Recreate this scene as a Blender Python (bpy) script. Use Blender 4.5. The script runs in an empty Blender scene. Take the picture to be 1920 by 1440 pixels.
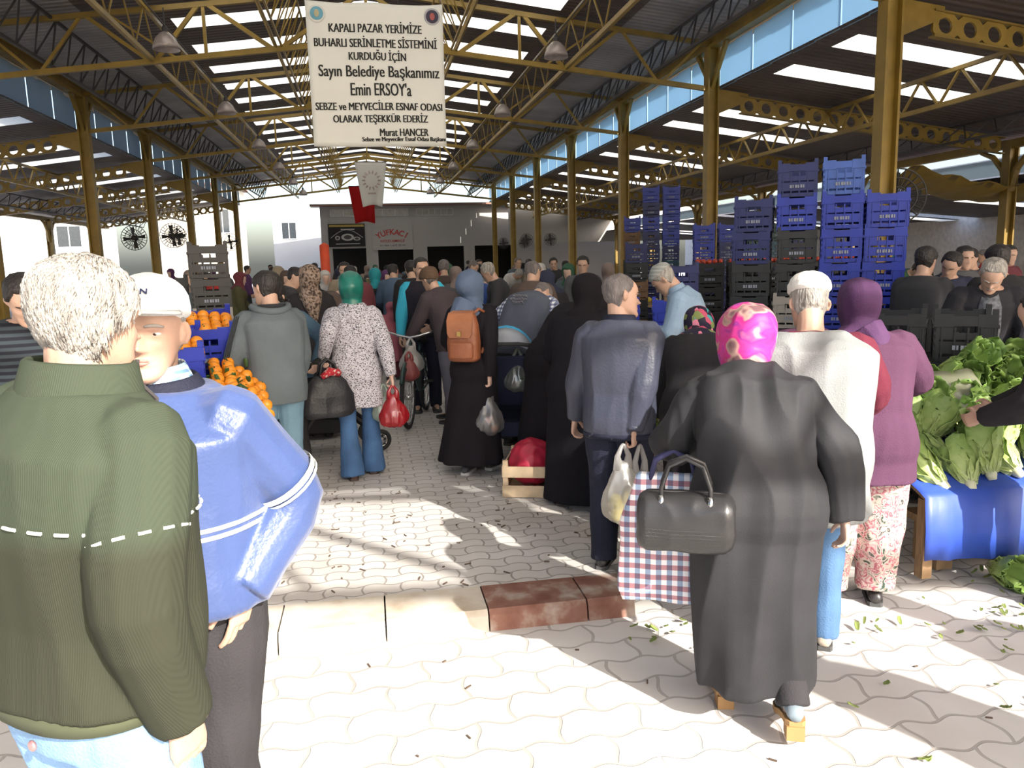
import bpy, bmesh, math, random
import numpy as np
from mathutils import Vector, Matrix, noise as mnoise
R = math.radians
D = bpy.data
SC = bpy.context.scene
COL = SC.collection
rng = random.Random(7)

# ------------------------------------------------------------------ camera, sky, sun, exposure
def setup():
    yaw, pitch, roll = R(10.09), R(8.975), R(1.43)
    f = Vector((math.sin(yaw)*math.cos(pitch), math.cos(yaw)*math.cos(pitch), -math.sin(pitch)))
    r = Vector((math.cos(yaw), -math.sin(yaw), 0)); u = r.cross(f)
    r2 = math.cos(roll)*r - math.sin(roll)*u; u2 = math.cos(roll)*u + math.sin(roll)*r
    cd = D.cameras.new('camera'); co = D.objects.new('camera', cd); COL.objects.link(co)
    m = Matrix((r2, u2, -f)).transposed().to_4x4(); m.translation = (0, 0, 1.80)
    co.matrix_world = m
    cd.sensor_width = 36; cd.lens = 36*1479/1920; cd.clip_start = .05; cd.clip_end = 500
    SC.camera = co
    w = D.worlds.new('sky'); SC.world = w; w.use_nodes = True
    nt = w.node_tree; bg = nt.nodes['Background']
    sk = nt.nodes.new('ShaderNodeTexSky'); sk.sky_type = 'NISHITA'; sk.sun_disc = False
    sk.sun_elevation = R(33); sk.sun_rotation = R(153); sk.air_density = 1.0; sk.dust_density = 3.5; sk.ozone_density = 1.0
    nt.links.new(sk.outputs[0], bg.inputs[0]); bg.inputs[1].default_value = SKY
    sd = D.lights.new('sun', 'SUN'); sd.energy = SUN; sd.angle = R(.6); sd.color = (1, .95, .87)
    so = D.objects.new('sun', sd); COL.objects.link(so)
    d = Vector((-.45*math.cos(R(33)), .89*math.cos(R(33)), -math.sin(R(33))))
    so.rotation_euler = d.to_track_quat('-Z', 'Y').to_euler(); so.location = (6, -12, 12)
    vs = SC.view_settings
    vs.view_transform = 'Standard'; vs.look = 'None'; vs.gamma = 1; vs.exposure = EXPO
    try: vs.use_curve_mapping = False
    except Exception: pass
    SC.cycles.max_bounces = 8; SC.cycles.diffuse_bounces = 5
    SC.cycles.sample_clamp_indirect = 6
    SC.cycles.use_denoising = True
SUN, SKY, EXPO = 3.6, .14, 1.5
setup()

# ------------------------------------------------------------------ materials
MATS = {}
def nodes(m):
    m.use_nodes = True
    nt = m.node_tree
    return nt, nt.nodes, nt.links, nt.nodes['Principled BSDF']
def mat(name, col, rough=.7, metal=0, var=.12, vscale=6., bump=0., bscale=40., spec=.5, stretch=(1, 1, 1), sheen=0):
    if name in MATS: return MATS[name]
    m = D.materials.new(name); nt, N, L, b = nodes(m)
    b.inputs['Roughness'].default_value = rough; b.inputs['Metallic'].default_value = metal
    b.inputs['Specular IOR Level'].default_value = spec
    if sheen: b.inputs['Sheen Weight'].default_value = sheen
    tc = N.new('ShaderNodeTexCoord'); mp = N.new('ShaderNodeMapping'); L.new(tc.outputs['Object'], mp.inputs[0])
    mp.inputs['Scale'].default_value = stretch
    n = N.new('ShaderNodeTexNoise'); n.inputs['Scale'].default_value = vscale; n.inputs['Detail'].default_value = 3
    L.new(mp.outputs[0], n.inputs[0])
    cr = N.new('ShaderNodeValToRGB')
    c0 = [max(0, c*(1-var)) for c in col]; c1 = [min(1, c*(1+var)) for c in col]
    cr.color_ramp.elements[0].position = .3; cr.color_ramp.elements[1].position = .7
    cr.color_ramp.elements[0].color = (*c0, 1); cr.color_ramp.elements[1].color = (*c1, 1)
    L.new(n.outputs[0], cr.inputs[0]); L.new(cr.outputs[0], b.inputs['Base Color'])
    if bump:
        n2 = N.new('ShaderNodeTexNoise'); n2.inputs['Scale'].default_value = bscale; n2.inputs['Detail'].default_value = 4
        L.new(mp.outputs[0], n2.inputs[0])
        bp = N.new('ShaderNodeBump'); bp.inputs['Strength'].default_value = bump; bp.inputs['Distance'].default_value = .02
        L.new(n2.outputs[0], bp.inputs['Height']); L.new(bp.outputs[0], b.inputs['Normal'])
    MATS[name] = m
    return m
def translucent(name, col, trans=.0, rough=.3, gloss=.15):
    if name in MATS: return MATS[name]
    m = D.materials.new(name); m.use_nodes = True
    nt = m.node_tree; N, L = nt.nodes, nt.links; N.remove(N['Principled BSDF']); out = N['Material Output']
    t = N.new('ShaderNodeBsdfTranslucent'); t.inputs[0].default_value = (*col, 1)
    d = N.new('ShaderNodeBsdfDiffuse'); d.inputs[0].default_value = (*col, 1)
    x = N.new('ShaderNodeMixShader'); x.inputs[0].default_value = .6
    L.new(d.outputs[0], x.inputs[1]); L.new(t.outputs[0], x.inputs[2]); last = x
    if trans:
        tr = N.new('ShaderNodeBsdfTransparent'); y = N.new('ShaderNodeMixShader'); y.inputs[0].default_value = trans
        L.new(last.outputs[0], y.inputs[1]); L.new(tr.outputs[0], y.inputs[2]); last = y
    if gloss:
        g = N.new('ShaderNodeBsdfGlossy'); g.inputs['Roughness'].default_value = rough
        y = N.new('ShaderNodeMixShader'); y.inputs[0].default_value = gloss
        L.new(last.outputs[0], y.inputs[1]); L.new(g.outputs[0], y.inputs[2]); last = y
    L.new(last.outputs[0], out.inputs[0]); MATS[name] = m
    return m
def ramp_mat(name, stops, tex='noise', scale=6., rough=.75, stretch=(1, 1, 1), constant=False, detail=2., distort=0., bump=0., rand=1.):
    """fabric print: a texture through a colour ramp"""
    if name in MATS: return MATS[name]
    m = D.materials.new(name); nt, N, L, b = nodes(m); b.inputs['Roughness'].default_value = rough
    b.inputs['Specular IOR Level'].default_value = .25
    tc = N.new('ShaderNodeTexCoord'); mp = N.new('ShaderNodeMapping'); mp.inputs['Scale'].default_value = stretch
    L.new(tc.outputs['Object'], mp.inputs[0])
    if tex == 'noise':
        t = N.new('ShaderNodeTexNoise'); t.inputs['Scale'].default_value = scale; t.inputs['Detail'].default_value = detail
        t.inputs['Distortion'].default_value = distort; o = t.outputs[0]
    elif tex == 'voronoi':
        t = N.new('ShaderNodeTexVoronoi'); t.inputs['Scale'].default_value = scale; t.inputs['Randomness'].default_value = rand
        s = N.new('ShaderNodeSeparateColor'); L.new(t.outputs['Color'], s.inputs[0]); o = s.outputs[0]
    else:
        t = N.new('ShaderNodeTexWave'); t.inputs['Scale'].default_value = scale; t.inputs['Distortion'].default_value = distort
        t.bands_direction = tex; o = t.outputs[0]
    L.new(mp.outputs[0], t.inputs[0])
    cr = N.new('ShaderNodeValToRGB'); e = cr.color_ramp.elements
    if constant: cr.color_ramp.interpolation = 'CONSTANT'
    e[0].position = stops[0][0]; e[0].color = (*stops[0][1], 1); e[1].position = stops[-1][0]; e[1].color = (*stops[-1][1], 1)
    for p, c in stops[1:-1]:
        k = e.new(p); k.color = (*c, 1)
    L.new(o, cr.inputs[0]); L.new(cr.outputs[0], b.inputs['Base Color'])
    if bump:
        bp = N.new('ShaderNodeBump'); bp.inputs['Strength'].default_value = bump; bp.inputs['Distance'].default_value = .01
        L.new(o, bp.inputs['Height']); L.new(bp.outputs[0], b.inputs['Normal'])
    MATS[name] = m
    return m
def check_mat(name, base, c1, c2, size):
    """woven check: two stripe sets crossing"""
    if name in MATS: return MATS[name]
    m = D.materials.new(name); nt, N, L, b = nodes(m); b.inputs['Roughness'].default_value = .6
    tc = N.new('ShaderNodeTexCoord'); col = None
    sp = N.new('ShaderNodeSeparateXYZ'); L.new(tc.outputs['Object'], sp.inputs[0])
    prev = None
    for ax, c in ((0, c1), (2, c2)):
        mu = N.new('ShaderNodeMath'); mu.operation = 'MULTIPLY'; mu.inputs[1].default_value = 1/size; L.new(sp.outputs[ax], mu.inputs[0])
        fr = N.new('ShaderNodeMath'); fr.operation = 'FRACT'; L.new(mu.outputs[0], fr.inputs[0])
        gt = N.new('ShaderNodeMath'); gt.operation = 'GREATER_THAN'; gt.inputs[1].default_value = .5; L.new(fr.outputs[0], gt.inputs[0])
        sc = N.new('ShaderNodeMath'); sc.operation = 'MULTIPLY'; sc.inputs[1].default_value = .78; L.new(gt.outputs[0], sc.inputs[0])
        mx = N.new('ShaderNodeMix'); mx.data_type = 'RGBA'; mx.blend_type = 'MULTIPLY'
        L.new(sc.outputs[0], mx.inputs[0])
        if prev is None: mx.inputs[6].default_value = (*base, 1)
        else: L.new(prev, mx.inputs[6])
        mx.inputs[7].default_value = (*c, 1); prev = mx.outputs[2]
    L.new(prev, b.inputs['Base Color']); MATS[name] = m
    return m

# ------------------------------------------------------------------ mesh helpers
class MB:
    def __init__(s): s.v = []; s.f = []
    def add(s, vs, fs):
        o = len(s.v); s.v += [tuple(p) for p in vs]; s.f += [tuple(i+o for i in q) for q in fs]; return s
    def box(s, c, size, rot=None, taper=1.):
        hx, hy, hz = [k/2 for k in size]; vs = []
        for z in (-1, 1):
            t = taper if z > 0 else 1
            for x, y in ((-1, -1), (1, -1), (1, 1), (-1, 1)):
                p = Vector((x*hx*t, y*hy*t, z*hz))
                if rot is not None: p = rot @ p
                vs.append(p+Vector(c))
        return s.add(vs, [(0, 3, 2, 1), (4, 5, 6, 7), (0, 1, 5, 4), (1, 2, 6, 5), (2, 3, 7, 6), (3, 0, 4, 7)])
    def box2(s, a, b):
        return s.box([(i+j)/2 for i, j in zip(a, b)], [abs(j-i) for i, j in zip(a, b)])
    def bar(s, p, q, w, h=None, up=(0, 0, 1)):
        h = h or w; p = Vector(p); q = Vector(q); t = (q-p); l = t.length; t.normalize(); u = Vector(up)
        if abs(t.dot(u)) > .97: u = Vector((0, 1, 0))
        x = t.cross(u).normalized(); y = x.cross(t)
        m = Matrix((x, t, y)).transposed()
        return s.box((p+q)/2, (w, l, h), m)
    def tube(s, pts, r, n=8, cap=True):
        pts = [Vector(p) for p in pts]; rs = r if hasattr(r, '__len__') else [r]*len(pts); rings = []
        ref = None
        for i, p in enumerate(pts):
            t = (pts[min(i+1, len(pts)-1)]-pts[max(i-1, 0)]).normalized()
            if ref is None:
                ref = Vector((0, 0, 1)) if abs(t.z) < .9 else Vector((1, 0, 0))
            x = t.cross(ref).normalized(); ref = x.cross(t).normalized()
            rings.append([p+(x*math.cos(a)+ref*math.sin(a))*rs[i] for a in [2*math.pi*k/n for k in range(n)]])
        return s.loft(rings, cap)
    def loft(s, rings, cap=True):
        n = len(rings[0]); vs = [p for r_ in rings for p in r_]; fs = []
        for i in range(len(rings)-1):
            for k in range(n):
                a, b = i*n+k, i*n+(k+1) % n
                fs.append((a, b, b+n, a+n))
        if cap:
            fs.append(tuple(range(n-1, -1, -1))); o = (len(rings)-1)*n; fs.append(tuple(range(o, o+n)))
        return s.add(vs, fs)
    def lathe(s, c, prof, n=16, cap=True):
        return s.loft([[(c[0]+r*math.cos(2*math.pi*k/n), c[1]+r*math.sin(2*math.pi*k/n), c[2]+z) for k in range(n)] for r, z in prof], cap)
    def ball(s, c, r, n=10, m=6):
        r = r if hasattr(r, '__len__') else (r, r, r)
        return s.loft([[(c[0]+r[0]*math.sin(t)*math.cos(2*math.pi*k/n), c[1]+r[1]*math.sin(t)*math.sin(2*math.pi*k/n), c[2]-r[2]*math.cos(t)) for k in range(n)]
                       for t in [max(.05, min(math.pi-.05, math.pi*i/m)) for i in range(m+1)]])
    def mesh(s, name='m', smooth=False):
        me = D.meshes.new(name); me.from_pydata([tuple(p) for p in s.v], [], s.f); me.update()
        if smooth: me.polygons.foreach_set('use_smooth', [True]*len(me.polygons))
        return me
    def build(s, name, m, parent=None, smooth=False, loc=None):
        return link(name, s.mesh(name, smooth), m, parent, loc)
def link(name, me, m, parent=None, loc=None):
    o = D.objects.new(name, me); COL.objects.link(o)
    if m is not None and not me.materials: me.materials.append(m)
    elif m is not None:
        o.material_slots[0].link = 'OBJECT'; o.material_slots[0].material = m
    if parent is not None: o.parent = parent
    if loc is not None: o.location = loc
    return o
def tag(o, label=None, cat=None, group=None, kind=None):
    if label: o['label'] = label
    if cat: o['category'] = cat
    if group: o['group'] = group
    if kind: o['kind'] = kind
    return o
def thing(name, label, cat, loc=(0, 0, 0), rz=0., group=None):
    o = D.objects.new(name, None); COL.objects.link(o); o.location = loc; o.rotation_euler = (0, 0, rz)
    o.empty_display_size = .1
    return tag(o, label, cat, group)
def copy_tree(o, parent=None, loc=None, rz=None, label=None, group=None, mats=None):
    c = o.copy(); COL.objects.link(c)
    if parent is not None: c.parent = parent
    if loc is not None: c.location = loc
    if rz is not None: c.rotation_euler = (0, 0, rz) if not hasattr(rz, '__len__') else rz
    if label: c['label'] = label
    if group: c['group'] = group
    if mats and o.type == 'MESH':
        k = o.name.split('.')[0]
        if k in mats:
            c.material_slots[0].link = 'OBJECT'; c.material_slots[0].material = mats[k]
    for ch in o.children: copy_tree(ch, c, mats=mats)
    return c
def structure(o): o['kind'] = 'structure'; return o
ORD = ['first', 'second', 'third', 'fourth', 'fifth', 'sixth', 'seventh', 'eighth', 'ninth', 'tenth', 'eleventh', 'twelfth', 'thirteenth', 'fourteenth', 'fifteenth', 'sixteenth', 'seventeenth', 'eighteenth']
# ------------------------------------------------------------------ the hall
XL, XR, XC, Y0, BAY = -7.19, 7.72, .25, 11.02, 6.17
YC = [Y0+BAY*k for k in range(7)]
YEND = YC[-1]+2.9
FLOOR = .10
ROOF0 = -3.4                       # the front edge of the nave roof
def rz_(x): return 7.39-.12*abs(x-XC)          # nave roof height
def cz_(x): return 6.27-.115*abs(x-XC)         # truss bottom chord
M_yel = mat('yellow_steel_paint', (.29, .185, .03), .45, var=.2, vscale=3)
M_yeld = mat('dull_yellow_steel_paint', (.24, .155, .03), .5, var=.2, vscale=3)
M_dark = mat('dark_steel', (.05, .045, .045), .6)
def roof_mat(name, col, axis, scale):
    m = mat(name, col, .55, .0, var=.25, vscale=.8)
    N, L = m.node_tree.nodes, m.node_tree.links
    w = N.new('ShaderNodeTexWave'); w.bands_direction = axis; w.inputs['Scale'].default_value = scale
    tc = N.new('ShaderNodeTexCoord'); L.new(tc.outputs['Object'], w.inputs[0])
    bp = N.new('ShaderNodeBump'); bp.inputs['Strength'].default_value = .6; bp.inputs['Distance'].default_value = .04
    L.new(w.outputs[0], bp.inputs['Height']); L.new(bp.outputs[0], N['Principled BSDF'].inputs['Normal'])
    return m
M_roof = roof_mat('brown_metal_roof_sheet', (.10, .075, .07), 'Y', 1.6)
M_galv = roof_mat('galvanised_roof_sheet', (.34, .32, .32), 'Y', 1.6)
M_strip = translucent('translucent_fibreglass', (.93, .92, .84), gloss=0)
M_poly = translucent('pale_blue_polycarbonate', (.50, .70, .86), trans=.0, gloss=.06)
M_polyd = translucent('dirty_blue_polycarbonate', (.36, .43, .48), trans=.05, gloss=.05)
def paver_mat(name, c0, c1, joint, sc, mw=.008):
    m = D.materials.new(name); nt, N, L, b = nodes(m); b.inputs['Roughness'].default_value = .85
    tc = N.new('ShaderNodeTexCoord'); sx = N.new('ShaderNodeSeparateXYZ'); L.new(tc.outputs['Object'], sx.inputs[0])
    def math_(op, a, bb):
        k = N.new('ShaderNodeMath'); k.operation = op
        for i, q in enumerate((a, bb)):
            if isinstance(q, (int, float)): k.inputs[i].default_value = q
            else: L.new(q, k.inputs[i])
        return k.outputs[0]
    # interlocking S pavers: rows whose edges swing to and fro
    wob = math_('MULTIPLY', math_('SINE', math_('MULTIPLY', sx.outputs[0], 2*math.pi/.20), 0), .016)
    y = math_('ADD', sx.outputs[1], wob)
    wob2 = math_('MULTIPLY', math_('SINE', math_('MULTIPLY', sx.outputs[1], 2*math.pi/.22), 0), .014)
    x = math_('ADD', sx.outputs[0], wob2)
    cm = N.new('ShaderNodeCombineXYZ'); L.new(x, cm.inputs[0]); L.new(y, cm.inputs[1])
    bt = N.new('ShaderNodeTexBrick'); L.new(cm.outputs[0], bt.inputs[0])
    bt.inputs['Scale'].default_value = sc; bt.inputs['Mortar Size'].default_value = mw; bt.inputs['Mortar Smooth'].default_value = .3
    bt.inputs['Brick Width'].default_value = .20; bt.inputs['Row Height'].default_value = .11
    bt.inputs['Color1'].default_value = (*c0, 1); bt.inputs['Color2'].default_value = (*c1, 1); bt.inputs['Mortar'].default_value = (*joint, 1)
    n = N.new('ShaderNodeTexNoise'); n.inputs['Scale'].default_value = 1.3; n.inputs['Detail'].default_value = 8; L.new(tc.outputs['Object'], n.inputs[0])
    cr = N.new('ShaderNodeValToRGB'); cr.color_ramp.elements[0].position = .3; cr.color_ramp.elements[1].position = .65
    cr.color_ramp.elements[0].color = (.72, .68, .64, 1); cr.color_ramp.elements[1].color = (1, 1, 1, 1); L.new(n.outputs[0], cr.inputs[0])
    mx = N.new('ShaderNodeMix'); mx.data_type = 'RGBA'; mx.blend_type = 'MULTIPLY'; mx.inputs[0].default_value = .8
    L.new(bt.outputs['Color'], mx.inputs[6]); L.new(cr.outputs[0], mx.inputs[7]); L.new(mx.outputs[2], b.inputs['Base Color'])
    bp = N.new('ShaderNodeBump'); bp.inputs['Strength'].default_value = .6; bp.inputs['Distance'].default_value = .006; bp.invert = True
    L.new(bt.outputs['Fac'], bp.inputs['Height']); L.new(bp.outputs[0], b.inputs['Normal'])
    return m
M_pave = paver_mat('grey_interlocking_pavers', (.57, .55, .53), (.50, .48, .46), (.30, .28, .26), 1., .006)
M_pave2 = paver_mat('road_pavers', (.66, .64, .62), (.61, .59, .57), (.42, .40, .38), .62, .005)

structure(MB().add([(-60, -30, 0), (60, -30, 0), (60, 90, 0), (-60, 90, 0)], [(0, 1, 2, 3)]).build('floor_road', M_pave2))
# raised market floor with a ramp on its right-hand side
fl = MB()
fl.add([(-16, 3.92, FLOOR), (1.25, 3.92, FLOOR), (1.25, 5.4, FLOOR), (-16, 5.4, FLOOR)], [(0, 1, 2, 3)])
fl.add([(-16, 5.4, FLOOR), (24, 5.4, FLOOR), (24, 56, FLOOR), (-16, 56, FLOOR)], [(0, 1, 2, 3)])
fl.add([(1.25, 3.62, .004), (24, 3.62, .004), (24, 5.4, FLOOR), (1.25, 5.4, FLOOR)], [(0, 1, 2, 3)])
fl.add([(1.25, 3.6, 0), (1.25, 5.4, FLOOR), (1.25, 3.92, FLOOR)], [(0, 1, 2)])
structure(fl.build('floor', M_pave))
# kerb stones
M_kerb = ramp_mat('worn_concrete_kerb', [(.3, (.38, .30, .22)), (.48, (.50, .45, .38)), (.7, (.58, .55, .50))], scale=5, rough=.9, detail=6)
M_kred = ramp_mat('worn_red_kerb_paint', [(.3, (.17, .075, .055)), (.5, (.23, .12, .09)), (.68, (.40, .34, .29))], scale=7, rough=.9, detail=6)
x = -8.0; i = 0
while x < 1.2:
    w = min(.5, 1.25-x)
    red = x > .2
    k = MB(); x0, x1 = x+.004, x+w-.004
    y0 = 3.60-.02*(x < -.1)
    prof = [(y0, .0), (y0+.015, .075), (y0+.035, FLOOR+.002), (3.92, FLOOR+.002), (3.92, 0)]
    k.loft([[(xx, a, b) for a, b in prof] for xx in (x0, x1)])
    structure(k.build('trim_%d' % (i+1), M_kred if red else M_kerb)); x += .5; i += 1

# roof sheets: nave slopes and aisles, left open where the translucent strips run
def strips(y0, y1, first, step, w):
    out = []; y = first
    while y < y1:
        if y > y0: out.append((y-w/2, y+w/2))
        y += step
    return out
def sheet(mb, xa, xb, fz, ya, yb):
    mb.add([(xa, ya, fz(xa)), (xb, ya, fz(xb)), (xb, yb, fz(xb)), (xa, yb, fz(xa))], [(0, 1, 2, 3)])
st = strips(ROOF0+.5, YEND-.5, 18.70-2.057*10, 2.057, .74)
xs0, xs1 = -3.75, 4.25
dark, galv = MB(), MB()
edges = [ROOF0]+[e for s_ in st for e in s_]+[YEND]
for a, b in zip(edges[0::2], edges[1::2]):
    sheet(dark, xs0, XC, rz_, a, b); sheet(dark, XC, xs1, rz_, a, b)
sheet(dark, XL+2.0, xs0, rz_, ROOF0, YEND); sheet(dark, xs1, XR-2.0, rz_, ROOF0, YEND)
sheet(galv, XL-.35, XL+2.0, rz_, ROOF0, YEND); sheet(galv, XR-2.0, XR+.35, rz_, ROOF0, YEND)
structure(dark.build('ceiling', M_roof)); structure(galv.build('ceiling_edge', M_galv))
nw = 0
for a, b in st:
    nw += 1; m_ = MB(); sheet(m_, xs0, XC, rz_, a, b); sheet(m_, XC, xs1, rz_, a, b)
    structure(m_.build('window_%d' % nw, M_strip))
AY0 = -1.0
XOL, XOR = -14.9, 15.43
def az_(x): return 5.46-.13*(abs(x-XC)-7.45)
for sgn, xi, xo in ((-1, XL-.1, XOL-.5), (1, XR+.1, XOR+.5)):
    ss = strips(AY0+.5, YEND-.5, Y0+2.06-BAY*1, BAY, .8)+strips(AY0+.5, YEND-.5, Y0+4.11-BAY*1, BAY, .8)
    ss.sort(); ed = [AY0]+[e for s_ in ss for e in s_]+[YEND]
    xa, xb = XC+sgn*8.05, XC+sgn*12.2
    m_ = MB()
    for a, b in zip(ed[0::2], ed[1::2]): sheet(m_, xa, xb, az_, a, b)
    sheet(m_, xi, xa, az_, AY0, YEND); sheet(m_, xb, xo, az_, AY0, YEND)
    structure(m_.build('ceiling_aisle_left' if sgn < 0 else 'ceiling_aisle_right', M_roof))
    for a, b in ss:
        nw += 1; m_ = MB(); sheet(m_, xa, xb, az_, a, b); structure(m_.build('window_%d' % nw, M_strip))
    # clerestory sheeting above the aisle roof, bay by bay
    for k in range(-2, 7):
        ya, yb = max(YC[0]+BAY*k, AY0)+.02, min(YC[0]+BAY*(k+1)-.02, YEND)
        x_ = (XL-.16 if sgn < 0 else XR+.16)
        m_ = MB(); npan = 8
        for j in range(npan):
            a, b = ya+(yb-ya)*j/npan+.006, ya+(yb-ya)*(j+1)/npan-.006
            dx = .03*(j % 2)*sgn
            m_.box2((x_+dx, a, 5.42), (x_+dx+.012, b, 6.26-.05*(j % 3 == 1)*(sgn < 0)))
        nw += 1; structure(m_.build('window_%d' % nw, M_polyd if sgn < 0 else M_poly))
    # low clerestory over the outer columns (right) / eave board
    if sgn > 0:
        for k in range(-1, 6):
            ya, yb = max(YC[0]+BAY*k, AY0)+.05, YC[0]+BAY*(k+1)-.05
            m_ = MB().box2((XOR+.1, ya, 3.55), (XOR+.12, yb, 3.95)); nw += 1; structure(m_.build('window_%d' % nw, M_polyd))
        m_ = MB(); [m_.add([(XOR, a_, 3.5), (23, a_, 2.9), (23, b_2, 2.9), (XOR, b_2, 3.5)], [(0, 1, 2, 3)]) for a_, b_2 in zip([AY0]+[YC[0]+BAY*k+4.4 for k in range(-1, 6)], [YC[0]+BAY*k+3.4 for k in range(-1, 6)]+[YEND])]
        structure(m_.build('ceiling_lean_to', M_roof))
        for k in range(-1, 6):  # translucent strips added in every bay to lighten the wall behind
            yk = YC[0]+BAY*k+3.4; m_ = MB().add([(17.5, yk, 3.20), (22.0, yk, 2.84), (22.0, yk+1.0, 2.84), (17.5, yk+1.0, 3.20)], [(0, 1, 2, 3)]); nw += 1; structure(m_.build('window_%d' % nw, M_strip))

# trusses: one built, the rest copied
def truss(xl, xr, low=0., few=False):
    cz_ = lambda x: 6.27-.115*abs(x-XC)-low
    t = thing('roof_truss', 'x', 'roof truss')
    tc, bc = MB(), MB()
    for a, b in ((xl, XC), (XC, xr)):
        tc.bar((a, 0, rz_(a)-.14), (b, 0, rz_(b)-.14), .09, .10)
        bc.bar((a, 0, cz_(a)), (b, 0, cz_(b)), .09, .10)
    tc.build('top_chord', M_yeld, t); bc.build('bottom_chord', M_yel, t)
    def web(xa, ta, xb, tb, w=.06):
        p = (xa, 0, rz_(xa)-.16 if ta else cz_(xa)); q = (xb, 0, rz_(xb)-.16 if tb else cz_(xb))
        MB().bar(p, q, w).build('web_bar', M_yel, t)
    for sg in (-1, 1):
        X = lambda d: XC+sg*d
        web(X(0), 1, X(1.75), 0, .075); web(X(1.85), 0, X(3.05), 1, .08)
        web(X(3.15), 1, X(3.15), 0); web(X(3.25), 1, X(4.1), 0, .075); web(X(4.2), 0, X(5.3), 1, .07)
        if few: continue
        web(X(5.4), 1, X(6.2), 0, .055); web(X(6.3), 0, X(7.2), 1, .05); web(X(3.7), 0, X(3.0), 0, .04)
        web(X(3.68), 0, X(4.9), 1, .04)
    web(XC, 1, XC, 0)
    return t
TF = truss(XL, XR, .42, True); TF.location.y = ROOF0; TF['label'] = 'yellow lattice roof truss at the open front edge of the roof'; TF['group'] = 'nave roof trusses'
T0 = truss(XL, XR)
trY = [Y0-BAY]+YC
nice = ['over the front bay', 'carried by the nearest pair of columns in the frame', 'just behind the white text banner', 'third behind the text banner', 'fourth bay back in the nave', 'carrying the white flag', 'carrying the red flag', 'at the far open end of the nave']
for y, nm in zip(trY, nice):
    lb = 'yellow lattice roof truss '+nm
    if y == trY[0]: T0.location.y = y; T0['label'] = lb; T0['group'] = 'nave roof trusses'
    else: copy_tree(T0, loc=(0, y, 0), label=lb, group='nave roof trusses')
# longitudinal lattice girders
def girder(x, ztop, zbot, y0, y1, step, m, label, dx=0., w=.05, wk=.55, mw=None):
    g = thing('lattice_girder', label, 'lattice girder', (x, y0, 0), 0, 'longitudinal lattice girders'); l = y1-y0
    MB().bar((0, 0, zbot), (0, l, zbot), w, w*1.2).build('bottom_chord', m, g)
    MB().bar((dx, 0, ztop), (dx, l, ztop), w, w).build('top_chord', m, g)
    wb = MB(); n = int(l/step)
    for i in range(n):
        a = l*i/n; b = l*(i+1)/n; mid = (a+b)/2
        wb.bar((0, a, zbot), (dx, mid, ztop), w*wk); wb.bar((dx, mid, ztop), (0, b, zbot), w*wk)
    wb.build('lattice_web', mw or m, g)
for x, nm in ((XC-4.15, 'left of the ridge, above the left row of dome lamps'), (XC+4.15, 'right of the ridge, above the right row of dome lamps')):
    girder(x, rz_(x)-.2, cz_(x)+.02, 4.85, YEND, 1.54, M_yel, 'long yellow lattice girder '+nm, w=.07, wk=.36, mw=M_yeld)
for x, dx, nm in ((XC-1.8, -.35, 'inner left'), (XC-1.7, .35, 'inner left twin'), (XC+1.8, .35, 'inner right'), (XC+1.7, -.35, 'inner right twin')):
    girder(x, rz_(x)-.2, cz_(x)+.05, 4.85, YEND, .69, M_yel, 'fine yellow lattice girder at the %s of the ridge' % nm, dx, .035)
for x, nm in ((XC-6.2, 'left'), (XC+6.2, 'right')):
    girder(x, rz_(x)-.1, cz_(x)+.25, 4.85, YEND, .8, M_dark, 'thin dark lattice girder under the pale roof edge on the %s' % nm, .3, .05)
for sg, nm in ((-1, 'left'), (1, 'right')):
    x = XC+sg*10.3
    girder(x, az_(x)-.12, az_(x)-.68, AY0, YEND, 1.03, M_yeld, 'yellow lattice girder along the middle of the %s aisle' % nm, 0, .07)
    x = XC+sg*13.2
    girder(x, az_(x)-.1, az_(x)-.5, AY0, YEND, .9, M_dark, 'dark lattice girder along the outer half of the %s aisle' % nm, .3, .045)
# eave beams over the columns
for x, sg, nm in ((XL, -1, 'left'), (XR, 1, 'right')):
    e = thing('eave_beam', 'long yellow steel eave beam over the %s row of columns' % nm, 'beam', (x, ROOF0, 0), 0, 'eave beams'); l = YEND-ROOF0
    MB().box2((-.10, 0, 6.26), (.10, l, 6.34)).box2((-.10, 0, 6.50), (.10, l, 6.56)).build('flanges', M_yel, e)
    MB().box2((-.03, 0, 6.34), (.03, l, 6.50)).build('web_plate', M_yeld, e)
    g = MB().box2((-.12+.3*sg, 0, 6.30), (.12+.3*sg, l, 6.32)).box2((.10+.3*sg-.22*(sg<0), 0, 6.30), (.12+.3*sg-.22*(sg<0), l, 6.48)); g.build('gutter', M_yeld, e)
for sg, nm in ((-1, 'left'), (1, 'right')):
    x = XC+sg*15.2
    e = thing('eave_beam', 'dull steel eave beam over the outer columns of the %s aisle' % nm, 'beam', (x, AY0, 0), 0, 'eave beams')
    MB().box2((-.09, 0, 4.15), (.09, YEND-AY0, 4.35)).build('web_plate', M_yeld, e)
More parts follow.
